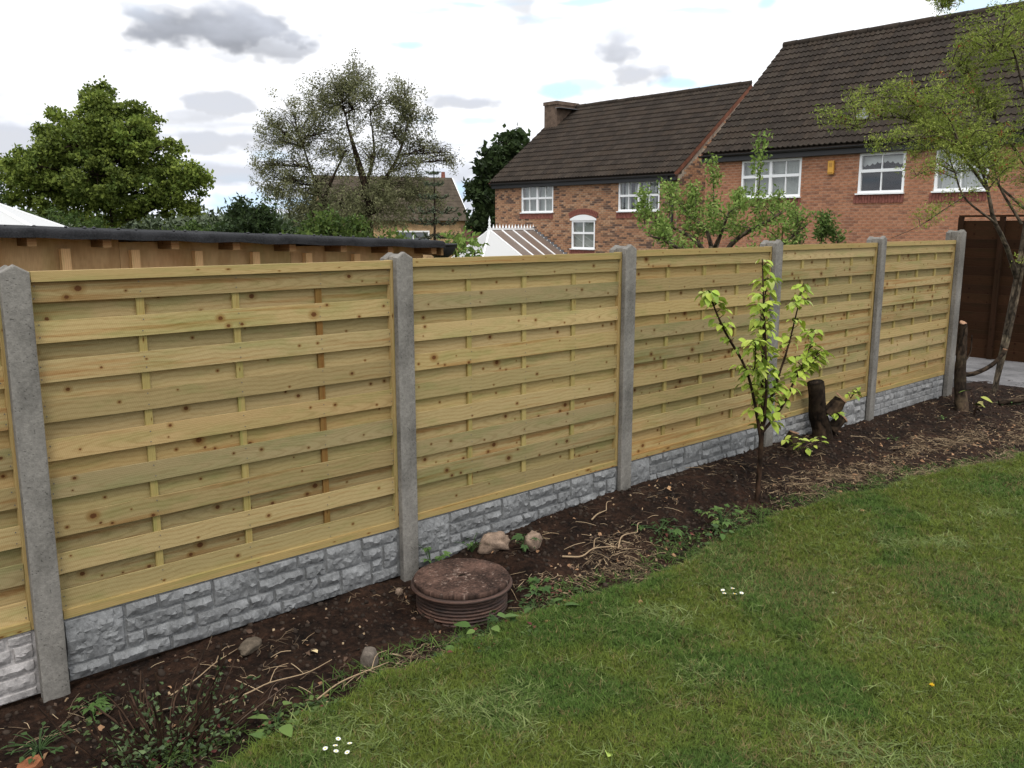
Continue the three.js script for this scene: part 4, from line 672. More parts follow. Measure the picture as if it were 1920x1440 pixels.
// ---------------------------------------------------------------- apple tree just beyond the fence
function twigTree({ name, label, pos, limbs, bark, leaf, per, clump, colA, colB, seed, sway = .2, mat, scale = [.8, 1.3], red = 0, minT = .3, sub = 5, subL = .4, droop = 0 }) {   // limbs: {pts, r0, r1, sub}
  const R = rngOf(seed), o = thing(name, label, 'tree', pos), wood = [], list = [];
  for (const lb of limbs) {
    const n = 14, path = curve(lb.pts, n); wood.push(tube(path, taper(n, lb.r0, lb.r1, .85), 7, true, .15, seed));
    const len = path.reduce((s, p, i) => i ? s + p.distanceTo(path[i - 1]) : 0, 0), ns = Math.round((lb.sub ?? sub) * len);
    for (let k = 0; k < ns; k++) {
      const t = lerp(lb.from ?? minT, 1, R()), a = path[Math.min(n, Math.round(t * n))], d = sph(R); d.y = Math.abs(d.y) * .7 + .15 - droop; const L = (lb.subL ?? subL) * (.4 + R() * .8), e = a.clone().addScaledVector(d.normalize(), L), m = a.clone().lerp(e, .5).add(V((R() - .5) * sway * L, (R() - .2) * sway * L, (R() - .5) * sway * L)), q = curve([a, m, e], 6);
      wood.push(tube(q, taper(6, Math.min(lb.r0 * .4, .008 + L * .006), .0025), 4, false));
      for (let i = 0; i < per * L / .4; i++) { const p = q[1 + Math.floor(R() * 6)]; list.push({ p: [p.x + (R() - .5) * .1, p.y + (R() - .45) * .1, p.z + (R() - .5) * .1], r: [R() * 6.28, R() * 6.28, R() * 6.28], s: lerp(...scale, R()), c: R() < red ? [.28, .05, .03] : mixc(R, colA, colB) }); }
    }
    if (lb.tuft) for (let i = 0; i < lb.tuft; i++) { const p = path[Math.floor(lerp((lb.from ?? .3) * n, n, R()))]; list.push({ p: [p.x + (R() - .5) * .12, p.y + (R() - .5) * .1, p.z + (R() - .5) * .12], r: [R() * 6.28, R() * 6.28, R() * 6.28], s: lerp(...scale, R()), c: mixc(R, colA, colB) }); }
  }
  mesh('trunk', merge(wood), bark, o); swarm('crown', clump, mat || M.leafSoft, list, o, 'stuff'); return o;
}
{ // local axes: x = right in view, y up; stands about 12 m off; height zero at the neighbour's ground
  const B = [10.2, -.45, -3.1], k = 12.1 / 1656.5, P = (px, py, f = 0) => { const r = (px - 1345) * k; return V(RGT.x * r + FWD.x * f, (425 - py) * k + 2.06 + .45, RGT.z * r + FWD.z * f); };
  const up = (px, py0, py1, dx = 0, f = 0) => ({ pts: [P(px, py0, f), P(px + dx * .5, (py0 + py1) / 2, f), P(px + dx, py1, f)], r0: .011, r1: .004, sub: 5, subL: .13, from: .12, tuft: 26 });
  twigTree({ name: 'apple_tree', label: 'bushy fresh green fruit tree with upright shoots just beyond the fence', pos: B, bark: M.barkGrey, seed: 71, per: 14, clump: clumps.apple, colA: [.12, .2, .035], colB: [.25, .33, .085], mat: M.leafSoft, subL: .34, sub: 7,
    limbs: [{ pts: [P(1345, 760), P(1348, 600), P(1340, 500), P(1345, 462)], r0: .09, r1: .06, sub: 0 }, { pts: [P(1352, 500), P(1385, 452), P(1425, 420, -.3), P(1462, 395, -.4)], r0: .045, r1: .014 }, { pts: [P(1342, 490), P(1310, 450), P(1268, 425, .2), P(1215, 405, .3)], r0: .04, r1: .01 }, { pts: [P(1344, 470), P(1330, 430), P(1300, 395, .5), P(1290, 370, .6)], r0: .035, r1: .01 }, { pts: [P(1345, 480), P(1372, 440, .4), P(1390, 405, .7), P(1430, 375, .8)], r0: .035, r1: .01 }, { pts: [P(1340, 520), P(1290, 480, -.5), P(1235, 450, -.8), P(1205, 440, -.8)], r0: .04, r1: .01 }, { pts: [P(1350, 520), P(1410, 480, -.6), P(1455, 445, -.8), P(1490, 420, -.7)], r0: .04, r1: .01 }, { pts: [P(1345, 470), P(1352, 430, -.3), P(1360, 395, -.4)], r0: .03, r1: .01 }, up(1425, 400, 264, 4), up(1345, 400, 298, -8), up(1262, 410, 345, -3), up(1215, 420, 360, -4), up(1490, 425, 395, 8), up(1318, 400, 345, -6, .4), up(1395, 400, 365, 5, .3), up(1470, 400, 360, 4, .2)] });
  twigTree({ name: 'young_shrub', label: 'small fresh green shrub peeping over the fence before the orange house', pos: [11.9, -.45, -2.45], bark: M.barkGrey, seed: 72, per: 14, clump: clumps.apple, colA: [.07, .13, .025], colB: [.14, .2, .05], mat: M.leafSoft, sub: 7, subL: .2,
    limbs: [{ pts: [V(0, 0, 0), V(.02, 1.2, 0), V(.05, 2.3, 0), V(.1, 2.62, .02)], r0: .025, r1: .005, from: .72, tuft: 20, subL: .16 }, { pts: [V(0, .8, 0), V(-.16, 1.7, -.14), V(-.28, 2.32, -.25)], r0: .015, r1: .004, from: .6, tuft: 20 }, { pts: [V(0, .8, 0), V(.16, 1.7, .1), V(.23, 2.45, .18)], r0: .015, r1: .004, from: .6, tuft: 24 }] });
  twigTree({ name: 'young_shrub', label: 'small light green climber tips beside the conservatory roof above the fence', pos: [5.0, -.4, -2.2], bark: M.barkGrey, seed: 73, per: 12, clump: clumps.apple, colA: [.1, .17, .03], colB: [.18, .26, .06], mat: M.leafSoft, sub: 7, subL: .12,
    limbs: [{ pts: [V(-.08, 0, 0), V(-.08, 1.4, 0), V(-.05, 2.15, 0), V(-.02, 2.3, 0)], r0: .015, r1: .003, from: .9, tuft: 8, sub: 3 }, { pts: [V(.05, 0, 0), V(.1, 1.4, 0), V(.16, 2.2, .03)], r0: .015, r1: .003, from: .93, tuft: 4, sub: 3 }] });
}
// ---------------------------------------------------------------- the leaning tree at the far end of the bed
{
  const B = [11.35, .05, .28], k = 10.45 / 1656.5, P = (px, py, f = 0) => { const r = (px - 1868) * k * (1 + f * .0), y = (425 - py) * k + 2.06 - .05; return V(RGT.x * r + FWD.x * f, y, RGT.z * r + FWD.z * f); };
  twigTree({ name: 'rowan_tree', label: 'leaning multi-stemmed tree with small red tinged leaves at the far bed end', pos: B, bark: M.barkGrey, seed: 81, per: 14, clump: clumps.rowan, colA: [.15, .21, .03], colB: [.3, .34, .07], mat: M.leafSoft, red: .02, sub: 10, subL: .42, minT: .35, sway: .4,
    limbs: [{ pts: [P(1866, 735), P(1878, 600), P(1890, 460), P(1895, 330), P(1885, 180), P(1868, 30), P(1872, -60)], r0: .034, r1: .012, from: .5, sub: 2.5 }, { pts: [P(1855, 738, -.1), P(1872, 640, -.1), P(1888, 540, -.05), P(1900, 420), P(1915, 300, .1), P(1925, 160, .2)], r0: .028, r1: .01, from: .55, sub: 4 },
      { pts: [P(1886, 520), P(1840, 455, -.2), P(1805, 410, -.3), P(1790, 360, -.3), P(1772, 320, -.3), P(1735, 285, -.3), P(1690, 265, -.3)], r0: .032, r1: .008, from: .5 }, { pts: [P(1790, 360, -.3), P(1755, 300, -.1), P(1700, 250, 0), P(1625, 225, .1), P(1548, 250, .1)], r0: .018, r1: .005, from: .25, sub: 16 }, { pts: [P(1812, 420, -.3), P(1740, 372, -.4), P(1720, 330, -.4), P(1700, 290, -.4)], r0: .015, r1: .005, from: .3, subL: .3 }, { pts: [P(1735, 285, -.3), P(1690, 225, -.4), P(1655, 215, -.4)], r0: .012, r1: .004, from: .1 },
      { pts: [P(1895, 330), P(1850, 250, .2), P(1800, 180, .2), P(1745, 125, .2)], r0: .02, r1: .006, from: .35, sub: 12 }, { pts: [P(1890, 260), P(1840, 170, -.2), P(1800, 110, -.3), P(1765, 130, -.3)], r0: .018, r1: .005, from: .4, sub: 11 }, { pts: [P(1886, 180), P(1860, 100, .1), P(1880, 60, .1), P(1910, 90, .1)], r0: .014, r1: .004, sub: 8 }, { pts: [P(1898, 400), P(1860, 340, .4), P(1810, 290, .5), P(1760, 240, .5)], r0: .018, r1: .005, sub: 12 }, { pts: [P(1898, 380), P(1925, 300, -.2), P(1950, 250, -.2)], r0: .018, r1: .005, sub: 9 }, { pts: [P(1885, 420), P(1845, 350, .1), P(1825, 300, .1), P(1790, 200, .1)], r0: .018, r1: .005, sub: 11 }, { pts: [P(1740, 372, -.4), P(1700, 395, -.5), P(1655, 425, -.5), P(1610, 445, -.5)], r0: .008, r1: .003, sub: 6, subL: .16, from: .2 }, { pts: [P(1720, 330, -.4), P(1680, 320, -.5), P(1640, 340, -.5)], r0: .008, r1: .003, sub: 9, subL: .2 }, { pts: [P(1700, 250, 0), P(1650, 200, -.1), P(1590, 195, -.1)], r0: .01, r1: .004, sub: 14, from: .1, subL: .3 }, { pts: [P(1690, 265, -.3), P(1640, 275, -.3), P(1585, 290, -.3)], r0: .01, r1: .004, sub: 12, from: .1, subL: .25 }, { pts: [P(1755, 300, -.1), P(1730, 270, .2), P(1690, 300, .3)], r0: .01, r1: .004, sub: 14, from: .1, subL: .3 }, { pts: [P(1800, 180, .2), P(1760, 190, .2), P(1720, 165, .2)], r0: .01, r1: .004, sub: 14, from: .1, subL: .3 }, { pts: [P(1868, 10), P(1830, -75, -.1), P(1760, -85, -.15), P(1708, 15, -.15), P(1686, 58, -.15)], r0: .014, r1: .004, from: .72, sub: 12, subL: .16, tuft: 26 }, { pts: [P(1868, 10), P(1858, -30, 0), P(1846, 12, 0)], r0: .01, r1: .004, from: .4, sub: 10, subL: .18 }, { pts: [P(1870, -20), P(1900, -30, 0), P(1908, 14, 0)], r0: .01, r1: .004, from: .4, sub: 10, subL: .18 }, { pts: [P(1905, 520), P(1915, 480, -.2), P(1935, 440, -.2)], r0: .01, r1: .004, sub: 9, subL: .2 }] });
}
// ================================================================ THINGS IN THE BED
const bedY = (x, z) => soilH(x, z);
// ---- rusty inspection chamber: cover, rim and corrugated riser
{
  M.rust = std({ color: lin(.85, .78, .76), map: rustMaps.map, bumpMap: rustMaps.bump, bumpScale: .004, roughness: .9 }); M.riser = std({ color: lin(.7, .54, .46), map: rustMaps.map, bumpMap: rustMaps.bump, bumpScale: .002, roughness: .7 });
  const o = thing('manhole_cover', 'round rusty manhole cover on a ribbed brown riser in the bed', 'manhole', [2.87, 0, .45]);
  const lat = (pts) => new THREE.LatheGeometry(pts.map(p => new THREE.Vector2(...p)), 56);
  const rib = [[.235, -.12]]; for (let i = 0; i < 9; i++) { const y = -.09 + i * .0195; rib.push([.243, y], [.256, y + .005], [.256, y + .011], [.243, y + .0155]); } rib.push([.248, .098]);
  mesh('riser', lat(rib), M.riser, o);
  mesh('rim', lat([[.24, .094], [.279, .094], [.284, .1], [.284, .108], [.276, .113], [.262, .114], [.24, .113]]), M.riser, o);
  const lid = lat([[.262, .115], [.268, .118], [.268, .136], [.262, .142], [.2, .1425], [.1, .144], [0, .1445]]); { const p = lid.attributes.position, uv = lid.attributes.uv; for (let i = 0; i < p.count; i++) { uv.setXY(i, p.getX(i) * 1.7 + .5, p.getZ(i) * 1.7 + .5); if (p.getY(i) > .141) p.setY(i, p.getY(i) + .0015 * n3(p.getX(i) * 30, p.getZ(i) * 30, 3)); } lid.computeVertexNormals(); }
  mesh('cover', lid, M.rust, o); mesh('keyhole', new THREE.CylinderGeometry(.016, .016, .004, 12).scale(1.5, 1, .6).translate(0, .1455, .0), M.barkDark, o);
}
// ---- stones
function stoneGeo(rx, ry, rz, seed, rough = .3) { const g = mergeVertices(new THREE.IcosahedronGeometry(1, 4).deleteAttribute('uv').deleteAttribute('normal')), p = g.attributes.position; for (let i = 0; i < p.count; i++) { const v = V(p.getX(i), p.getY(i), p.getZ(i)), k = 1 + rough * n3(v.x * 1.3 + seed, v.y * 1.3, v.z * 1.3) + rough * .35 * n3(v.x * 4 + seed, v.y * 4, v.z * 4); p.setXYZ(i, Math.sign(v.x) * Math.pow(Math.abs(v.x), .8) * rx * k, Math.sign(v.y) * Math.pow(Math.abs(v.y), .8) * ry * k, Math.sign(v.z) * Math.pow(Math.abs(v.z), .8) * rz * k); } g.computeVertexNormals(); return boxUV(g, 4, 4, seed * .1, 0); }
M.sand = std({ color: lin(.85, .6, .43), map: rockMaps.map, bumpMap: rockMaps.bump, bumpScale: .006 }); M.pebble = std({ color: lin(.42, .34, .27), map: rockMaps.map, bumpMap: rockMaps.bump, bumpScale: .004 }); M.flint = std({ color: lin(.36, .28, .2), map: rockMaps.map, bumpMap: rockMaps.bump, bumpScale: .004 }); M.terracotta = std({ color: lin(.78, .3, .14), map: rockMaps.map, bumpMap: rockMaps.bump, bumpScale: .003 });
function onBed(x, z, up = 0) { return [x, bedY(x, z) + up, z]; }
solo('stone', stoneGeo(.088, .062, .05, 3, .55), M.sand, 'jagged sandy stone lying behind the manhole cover', 'stone', onBed(3.36, .17, .04), [.3, -.5, .25]);
solo('stone', stoneGeo(.065, .06, .05, 9, .35), M.sand, 'smaller sandy stone beside the jagged one behind the manhole', 'stone', onBed(3.56, .3, .045), [.2, .4, 0]);
solo('stone', stoneGeo(.042, .056, .038, 15, .2), M.pebble, 'smooth brown stone standing upright at the bed edge', 'stone', onBed(2.07, .74, .03), [0, .5, .12]);
solo('stone', stoneGeo(.075, .025, .04, 21, .25), M.flint, 'flat brown stone near the bottom of the gravel board', 'stone', onBed(1.71, .24, .02), [0, .6, 0]);
solo('stone', stoneGeo(.022, .022, .02, 27, .25), M.sand, 'tiny tan stone at the foot of the post by the manhole', 'stone', onBed(2.66, .14, .012), [0, .6, 0]);
{ const g = new THREE.CylinderGeometry(.052, .056, .05, 7, 2); const p = g.attributes.position; for (let i = 0; i < p.count; i++) p.setXYZ(i, p.getX(i) * (1 + .25 * n3(p.getX(i) * 20, p.getZ(i) * 20, 2)), p.getY(i), p.getZ(i) * (.7 + .2 * n3(p.getX(i) * 24, 4, 2))); g.computeVertexNormals(); solo('terracotta_shard', boxUV(g, 4, 4), M.terracotta, 'orange broken terracotta piece in the bottom corner of the bed', 'shard', onBed(.66, .53, .0), [.1, .4, .1]); }
// ---- pear sapling: each leaf its own piece
{
  const B = [5.55, .09, .64], P = (x, y, z) => V(x - 5.55, y - .09, z - .64), R = rngOf(131), o = thing('pear_sapling', 'young pear sapling with bright yellow green leaves in front of the fence', 'sapling', B);
  const stems = [
    [[P(5.55, .02, .64), P(5.56, .3, .64), P(5.565, .52, .64), P(5.575, .66, .64)], .021, .017],
    [[P(5.56, .5, .64), P(5.50, .75, .62), P(5.38, 1.05, .6), P(5.12, 1.35, .58), P(4.98, 1.55, .57), P(4.93, 1.64, .57)], .014, .004],
    [[P(5.575, .6, .64), P(5.53, .85, .68), P(5.46, 1.2, .7), P(5.40, 1.55, .7), P(5.375, 1.84, .69)], .014, .004],
    [[P(5.575, .62, .64), P(5.6, .95, .6), P(5.62, 1.25, .58), P(5.60, 1.5, .58), P(5.64, 1.7, .58)], .013, .004],
    [[P(5.58, .62, .64), P(5.68, .9, .66), P(5.78, 1.15, .68), P(5.86, 1.45, .7), P(5.93, 1.65, .7)], .012, .003],
    [[P(5.57, .56, .64), P(5.7, .76, .72), P(5.86, .95, .72), P(6.0, 1.1, .72), P(6.1, 1.3, .72)], .012, .003],
    [[P(5.62, 1.0, .6), P(5.72, 1.2, .5), P(5.76, 1.45, .46)], .007, .003], [[P(5.45, 1.0, .61), P(5.3, 1.1, .72), P(5.2, 1.3, .78)], .007, .003], [[P(5.86, .95, .72), P(5.98, 1.02, .76), P(6.06, 1.14, .78)], .006, .003]];
  const wood = [], leaves = [];
  const gs = [leafGeo(.062, .042, { fold: .35, curl: .25, n: 5, tip: .8, stalk: .02 }), leafGeo(.07, .045, { fold: .2, curl: .45, n: 5, tip: .8, stalk: .024 }), leafGeo(.05, .032, { fold: .5, curl: .1, n: 4, tip: .8, stalk: .018 }), leafGeo(.075, .046, { fold: .28, curl: .6, n: 5, tip: .75, stalk: .024 })];
  M.pearLeaf = [[.34, .44, .05], [.27, .38, .045], [.42, .48, .08], [.21, .32, .045], [.34, .4, .09]].map(c => new THREE.MeshPhysicalMaterial({ color: lin(...c), roughness: .55, specularIntensity: .5, transmission: .28, thickness: 0, side: THREE.DoubleSide }));
  stems.forEach(([pts, r0, r1], si) => {
    const path = curve(pts, 22); wood.push(tube(path, taper(22, r0, r1), 7, true, .15, si));
    if (!si) return;
    const main = si < 6, n = main ? 68 : 30;
    for (let k = 0; k < n; k++) {
      const t = .1 + .9 * Math.pow(R(), .95), a = path[Math.min(22, Math.floor(t * 22))].clone(), az = R() * 6.2832, sp = .015 + R() * .035; const d = V(Math.cos(az), .5 + R() * .5, Math.sin(az)).normalize(), e = a.clone().addScaledVector(d, sp); wood.push(tube([a, e], [.003, .002], 4, false));
      const nl = 1 + (R() < .4 ? 1 : 0); for (let q = 0; q < nl; q++) leaves.push([e, az + (R() - .5) * 1.8 + q * 1.6, -.25 + (R() - .5) * 1.1]);
    }
    for (let q = 0; q < 4; q++) leaves.push([path[22], q * 1.7 + R(), -.7 + R() * .6]);
  });
  mesh('stem', merge(wood), M.barkRed, o);
  for (let i = leaves.length - 1; i > 0; i--) { const j = Math.floor(R() * (i + 1)); [leaves[i], leaves[j]] = [leaves[j], leaves[i]]; }
  const more = leaves.slice(298).map(([p, az, el]) => ({ p: [p.x, p.y, p.z], q: new THREE.Quaternion().setFromEuler(new THREE.Euler(-el * .6 + .15, az, (R() - .5) * .9, 'YXZ')), s: .8 + R() * .6, c: mixc(R, [.28, .4, .055], [.44, .52, .085]) })); swarm('small_leaves', gs[0], M.leafSoft, more, o, 'stuff');
  for (const [p, az, el] of leaves.slice(0, 298)) { const m = mesh('leaf', gs[Math.floor(R() * 4)], M.pearLeaf[Math.floor(R() * 5)], o, [p.x, p.y, p.z]); m.rotation.set(-el * .6 + .15, az, (R() - .5) * .9, 'YXZ'); m.scale.setScalar(.68 + R() * .52); }
}
// ---- stump with side cuts
function cutTrunk(name, label, pos, parts, cuts, bark, cat = 'stump') { const o = thing(name, label, cat, pos); mesh('trunk', merge(parts), bark, o); for (const [p, dir, r, rr] of cuts) { const g = new THREE.CylinderGeometry(r, r, .012, 16); g.scale(1, 1, rr || 1); const m = mesh('cut_face', g, M.cut, o, p); m.quaternion.setFromUnitVectors(V(0, 1, 0), V(...dir).normalize()); } return o; }
{
  const s = [tube(curve([V(.0, -.1, 0), V(0, .06, 0), V(-.06, .28, -.02), V(-.13, .57, -.03)], 14), taper(14, .115, .07, .6), 18, true, .22, 3), tube(curve([V(.0, .26, .05), V(.06, .37, .1), V(.075, .41, .115)], 5), [.075, .07, .066, .06, .058, .056], 12, true, .1, 5), tube(curve([V(.06, .1, .04), V(.15, .17, .07), V(.19, .2, .085)], 5), taper(5, .06, .042), 10, true, .1, 7)];
  const st = cutTrunk('tree_stump', 'dark tree stump with pale sawn limb scars against the fence', [7.4, .1, .15], s, [[[.078, .418, .122], [.5, .75, .6], .05, 1.3], [[.196, .204, .09], [.75, .45, .35], .037, 1.5]], M.barkDark);
  st.children[0].userData.label = 'dark fissured bark';
  const s2 = [tube(curve([V(0, -.05, 0), V(.01, .06, 0), V(.04, .16, .02)], 6), taper(6, .065, .05), 12, true, .2, 11)]; cutTrunk('tree_stump', 'small split stump half hidden behind the sapling trunk', [6.78, .12, .17], s2, [[[.043, .165, .021], [.3, 1, .1], .043]], M.barkDark);
  // shoots with leaves on and beside the stump
  const shoot = (label, pos, n, h, seed, w) => { const R = rngOf(seed), o = thing('leafy_shoot', label, 'shoot', pos), wood = [], g = leafGeo(.06, .036, { n: 4, tip: .8, stalk: .015 }); const lv = []; for (let i = 0; i < n; i++) { const a = R() * 6.28, e = V(Math.cos(a) * w * (.4 + R() * .6), h * (.5 + R() * .5), Math.sin(a) * w * (.4 + R() * .6)), q = curve([V(0, 0, 0), e.clone().multiplyScalar(.5).add(V(0, .02, 0)), e], 6); wood.push(tube(q, taper(6, .004, .002), 4, false)); for (let j = 0; j < 5; j++) lv.push([q[2 + Math.floor(R() * 5)], R() * 6.28]); } mesh('stem', merge(wood), M.barkRed, o); for (const [p, az] of lv) { const m = mesh('leaf', g, M.pearLeaf[Math.floor(R() * 5)], o, [p.x, p.y, p.z]); m.rotation.set((R() - .4) * .7, az, (R() - .5) * .8, 'YXZ'); m.scale.setScalar(.8 + R() * .6); } };
  shoot('yellow green shoot sprouting from the tree stump scar', [7.6, .5, .3], 4, .12, 151, .13);
  shoot('small yellow green shoot on the bark halfway down the stump', [7.42, .34, .28], 2, .06, 152, .06);
  shoot('yellow green leafy suckers beside the split stump', [6.72, .14, .36], 6, .2, 153, .2);
}
{ // pruned trunk by the end post
  const s = [tube(curve([V(-.12, -.12, .12), V(-.05, .12, .06), V(.02, .38, 0), V(.05, .7, -.02), V(.035, .92, -.02)], 16), taper(16, .078, .04), 12, true, .2, 21), tube(curve([V(.02, .36, 0), V(.13, .37, .1), V(.27, .46, .22), V(.37, .58, .29), V(.4, .63, .3)], 12), taper(12, .027, .02), 9, true, .12, 23), tube(curve([V(.02, .45, 0), V(.08, .6, .06), V(.06, .8, .07)], 6), taper(6, .012, .006), 6, true)];
  cutTrunk('pruned_trunk', 'pruned shrub trunk with sawn orange limb end beside the broad end post', [9.95, .1, .36], s, [[[.034, .925, -.02], [-.2, 1, .6], .04], [[.402, .637, .302], [.2, 1, .2], .023]], M.bark, 'trunk');
  const b3 = tube(curve([V(0, 0, 0), V(.15, .05, .22), V(.34, .14, .5), V(.5, .26, .8)], 10), taper(10, .035, .022), 7, true, .1, 33); solo('cut_branch', b3, M.bark, 'dark branch lying on the soil at the far right of the bed', 'branch', [10.45, .12, .62]);
}
// ---- weeds and leafy plants
const weedLeaf = { broad: leafGeo(.1, .06, { n: 5, fold: .15, curl: .35, tip: .8, stalk: .03 }), long: leafGeo(.16, .035, { n: 6, fold: .25, curl: .5, tip: .7 }), jag: (() => { const s = [leafGeo(.06, .03, { n: 3 }), leafGeo(.045, .025, { n: 3 }).rotateY(.9), leafGeo(.045, .025, { n: 3 }).rotateY(-.9), leafGeo(.03, .02, { n: 3 }).rotateY(1.7), leafGeo(.03, .02, { n: 3 }).rotateY(-1.7)]; return merge(s); })(), small: leafGeo(.035, .022, { n: 3 }) };
M.weed = [[.07, .13, .03], [.1, .17, .045], [.05, .095, .028], [.13, .2, .05]].map(c => new THREE.MeshPhysicalMaterial({ color: lin(...c), roughness: .85, specularIntensity: .3, transmission: .25, thickness: 0, side: THREE.DoubleSide }));
function weed(label, x, z, kind, n, rad, h, seed, mats = [0, 1, 2], y = null) {
  const R = rngOf(seed), o = thing('weed', label, 'weed', y === null ? onBed(x, z, -.005) : [x, y, z], 0, 'weeds growing in the bed'), wood = [];
  for (let i = 0; i < n; i++) { const a = i * 2.4 + R(), r = rad * Math.sqrt(R()), e = V(Math.cos(a) * r, h * (.35 + .65 * R()), Math.sin(a) * r); wood.push(tube(curve([V(0, 0, 0), V(e.x * .35, e.y * .7, e.z * .35), e], 4), taper(4, .003, .0015), 4, false)); const m = mesh('leaf', weedLeaf[kind], M.weed[mats[Math.floor(R() * mats.length)]], o, [e.x, e.y, e.z]); m.rotation.set((R() - .55) * .9, Math.PI / 2 - a, (R() - .5) * .7, 'YXZ'); m.scale.setScalar((kind === 'broad' ? .45 : .55) + R() * .5); }
  mesh('stem', merge(wood), M.weed[2], o); return o;
}
weed('leafy green weed in front of the manhole riser', 2.72, .84, 'broad', 7, .07, .15, 161, [0, 1, 3]); weed('broad-leaved weed right of the manhole riser', 3.08, .84, 'broad', 7, .12, .12, 162, [0, 2]); weed('sprawling jagged weed between manhole and lawn', 2.78, .92, 'jag', 12, .14, .06, 163);
weed('dark climbing weed against the gravel board behind the manhole', 2.95, .06, 'jag', 9, .09, .22, 164, [0, 1]); weed('small dark weed between the two sandy stones', 3.48, .3, 'jag', 8, .07, .12, 165, [2]); weed('green weed at the foot of the gravel board behind the stones', 3.25, .08, 'small', 14, .1, .1, 166, [2, 0]);
weed('jagged green weed near the sapling on the lawn side', 4.95, .74, 'jag', 22, .17, .12, 167, [0, 1, 3]); weed('upright broad-leaved weed at the bed edge below the jagged one', 4.72, .9, 'broad', 6, .06, .08, 168, [2, 0]); weed('spreading dark weed left of the sapling on bare soil', 4.45, .6, 'jag', 22, .17, .06, 169, [2, 0]);
weed('bright little dock weed at the bed edge in the lower left', 1.5, .92, 'broad', 6, .06, .1, 170, [1, 3]); weed('flat dock seedling just below the bright dock weed', 1.45, 1.04, 'broad', 5, .07, .03, 171, [1, 0]); weed('small green weed at the foot of the leftmost post', .98, .28, 'jag', 12, .08, .06, 172, [0, 1]);
weed('dark green weed in the bottom left corner of the bed', .72, .42, 'small', 26, .12, .08, 173, [2]); weed('tiny weed on bare soil past the tree stump', 8.0, .55, 'small', 7, .06, .04, 174, [1]); weed('tiny weed on bare soil before the end post', 9.2, .5, 'small', 6, .05, .04, 175, [1]);
weed('green weed right of the manhole among twigs', 3.25, .66, 'jag', 12, .1, .07, 176, [0, 2]); weed('lone pale weed at the lawn edge below the manhole', 2.42, .97, 'broad', 4, .05, .04, 177, [3, 1]);
weed('low weed under the bare branch at the far bed end', 10.6, .7, 'small', 14, .14, .07, 178, [2, 0]);
{ // yellowing laurel sprig at the far bed end
  const o = thing('laurel_sprig', 'sprig with a few large yellow green leaves at the far bed end', 'plant', onBed(9.75, .62)), R = rngOf(180), g = leafGeo(.13, .055, { n: 5, tip: .85, curl: .3 }), mt = [std({ color: lin(.3, .32, .08) }), std({ color: lin(.12, .17, .04) }), std({ color: lin(.4, .36, .14) })]; const w = [];
  [[.02, .2, .04, .4, 0], [-.05, .12, .1, 2.5, 1], [.06, .1, .02, 1.2, 0], [.1, .14, .02, 5, 2], [-.02, .26, -.05, 4, 1]].forEach(([x, y, z, a, k], i) => { w.push(tube(curve([V(0, 0, 0), V(x * .4, y * .7, z * .4), V(x, y, z)], 4), taper(4, .005, .003), 5, false)); mesh('leaf', g, mt[k], o, [x, y, z], [.2, a, .4]); }); mesh('stem', merge(w), M.barkRed, o);
}
{ // cut-back shrub in the near bed: brown stems with fresh small leaves at the base
  const o = thing('cut_back_shrub', 'cut-back shrub of bare brown stems with small dark leaves, lower left', 'shrub', onBed(1.1, .72, -.02)), R = rngOf(190), wood = [], lv = [];
  for (let i = 0; i < 60; i++) { const a = R() * 6.28, r0 = R() * .2, L = .14 + R() * .32, tilt = .2 + R() * .8; const p0 = V(Math.cos(a) * r0 * 1.3, 0, Math.sin(a) * r0), e = p0.clone().add(V(Math.cos(a) * Math.sin(tilt) * L, Math.cos(tilt) * L, Math.sin(a) * Math.sin(tilt) * L)); const q = curve([p0, p0.clone().lerp(e, .5).add(V((R() - .5) * .05, .015, (R() - .5) * .05)), e], 6); const r = .003 + R() * .005; wood.push(tube(q, taper(6, r, r * .6), 5, true)); if (R() < .75) for (let k = 0; k < 22; k++) { const p = q[Math.floor(Math.pow(R(), 1.6) * 6)]; lv.push({ p: [p.x + (R() - .5) * .07, p.y + (R() - .4) * .05, p.z + (R() - .5) * .07], r: [R() * 6.28, R() * 6.28, R() * 6.28], s: .35 + R() * .5, c: mixc(R, [.03, .055, .018], [.08, .12, .035]) }); } }
  mesh('stems', merge(wood), M.barkRed, o); swarm('leaves', weedLeaf.small, M.leafInst, lv, o, 'stuff');
}
// ---- low tangle of small weeds along the lawn edge
{
  const R = rngOf(195), l = []; for (let i = 0; i < 1500; i++) { const c = [[2.9, .95, .45], [2.5, 1.0, .3], [3.2, .8, .25], [1.6, .95, .2], [4.8, .85, .3], [4.45, .7, .2], [1.15, .85, .22], [2.7, .95, .3]][Math.floor(Math.pow(R(), 1.3) * 8)], a = R() * 6.28, r = c[2] * Math.sqrt(R()), x = c[0] + Math.cos(a) * r, z = c[1] + Math.sin(a) * r * .45; if (z > edgeZ(x) + .12 || Math.hypot(x - 2.87, z - .45) < .3) continue; l.push({ p: [x, bedY(x, z) + .008 + R() * .035, z], r: [(R() - .5) * 1.1, R() * 6.28, (R() - .5) * 1.1], s: .4 + R() * .7, c: R() < .12 ? mixc(R, [.12, .03, .03], [.2, .07, .05]) : mixc(R, [.03, .06, .018], [.1, .15, .04]) }); }
  const m = swarm('ground_weeds', weedLeaf.small, M.leafSoft, l, null, 'stuff'); m.userData.label = 'low tangle of small dark weeds along the lawn edge'; m.userData.category = 'weeds';
}
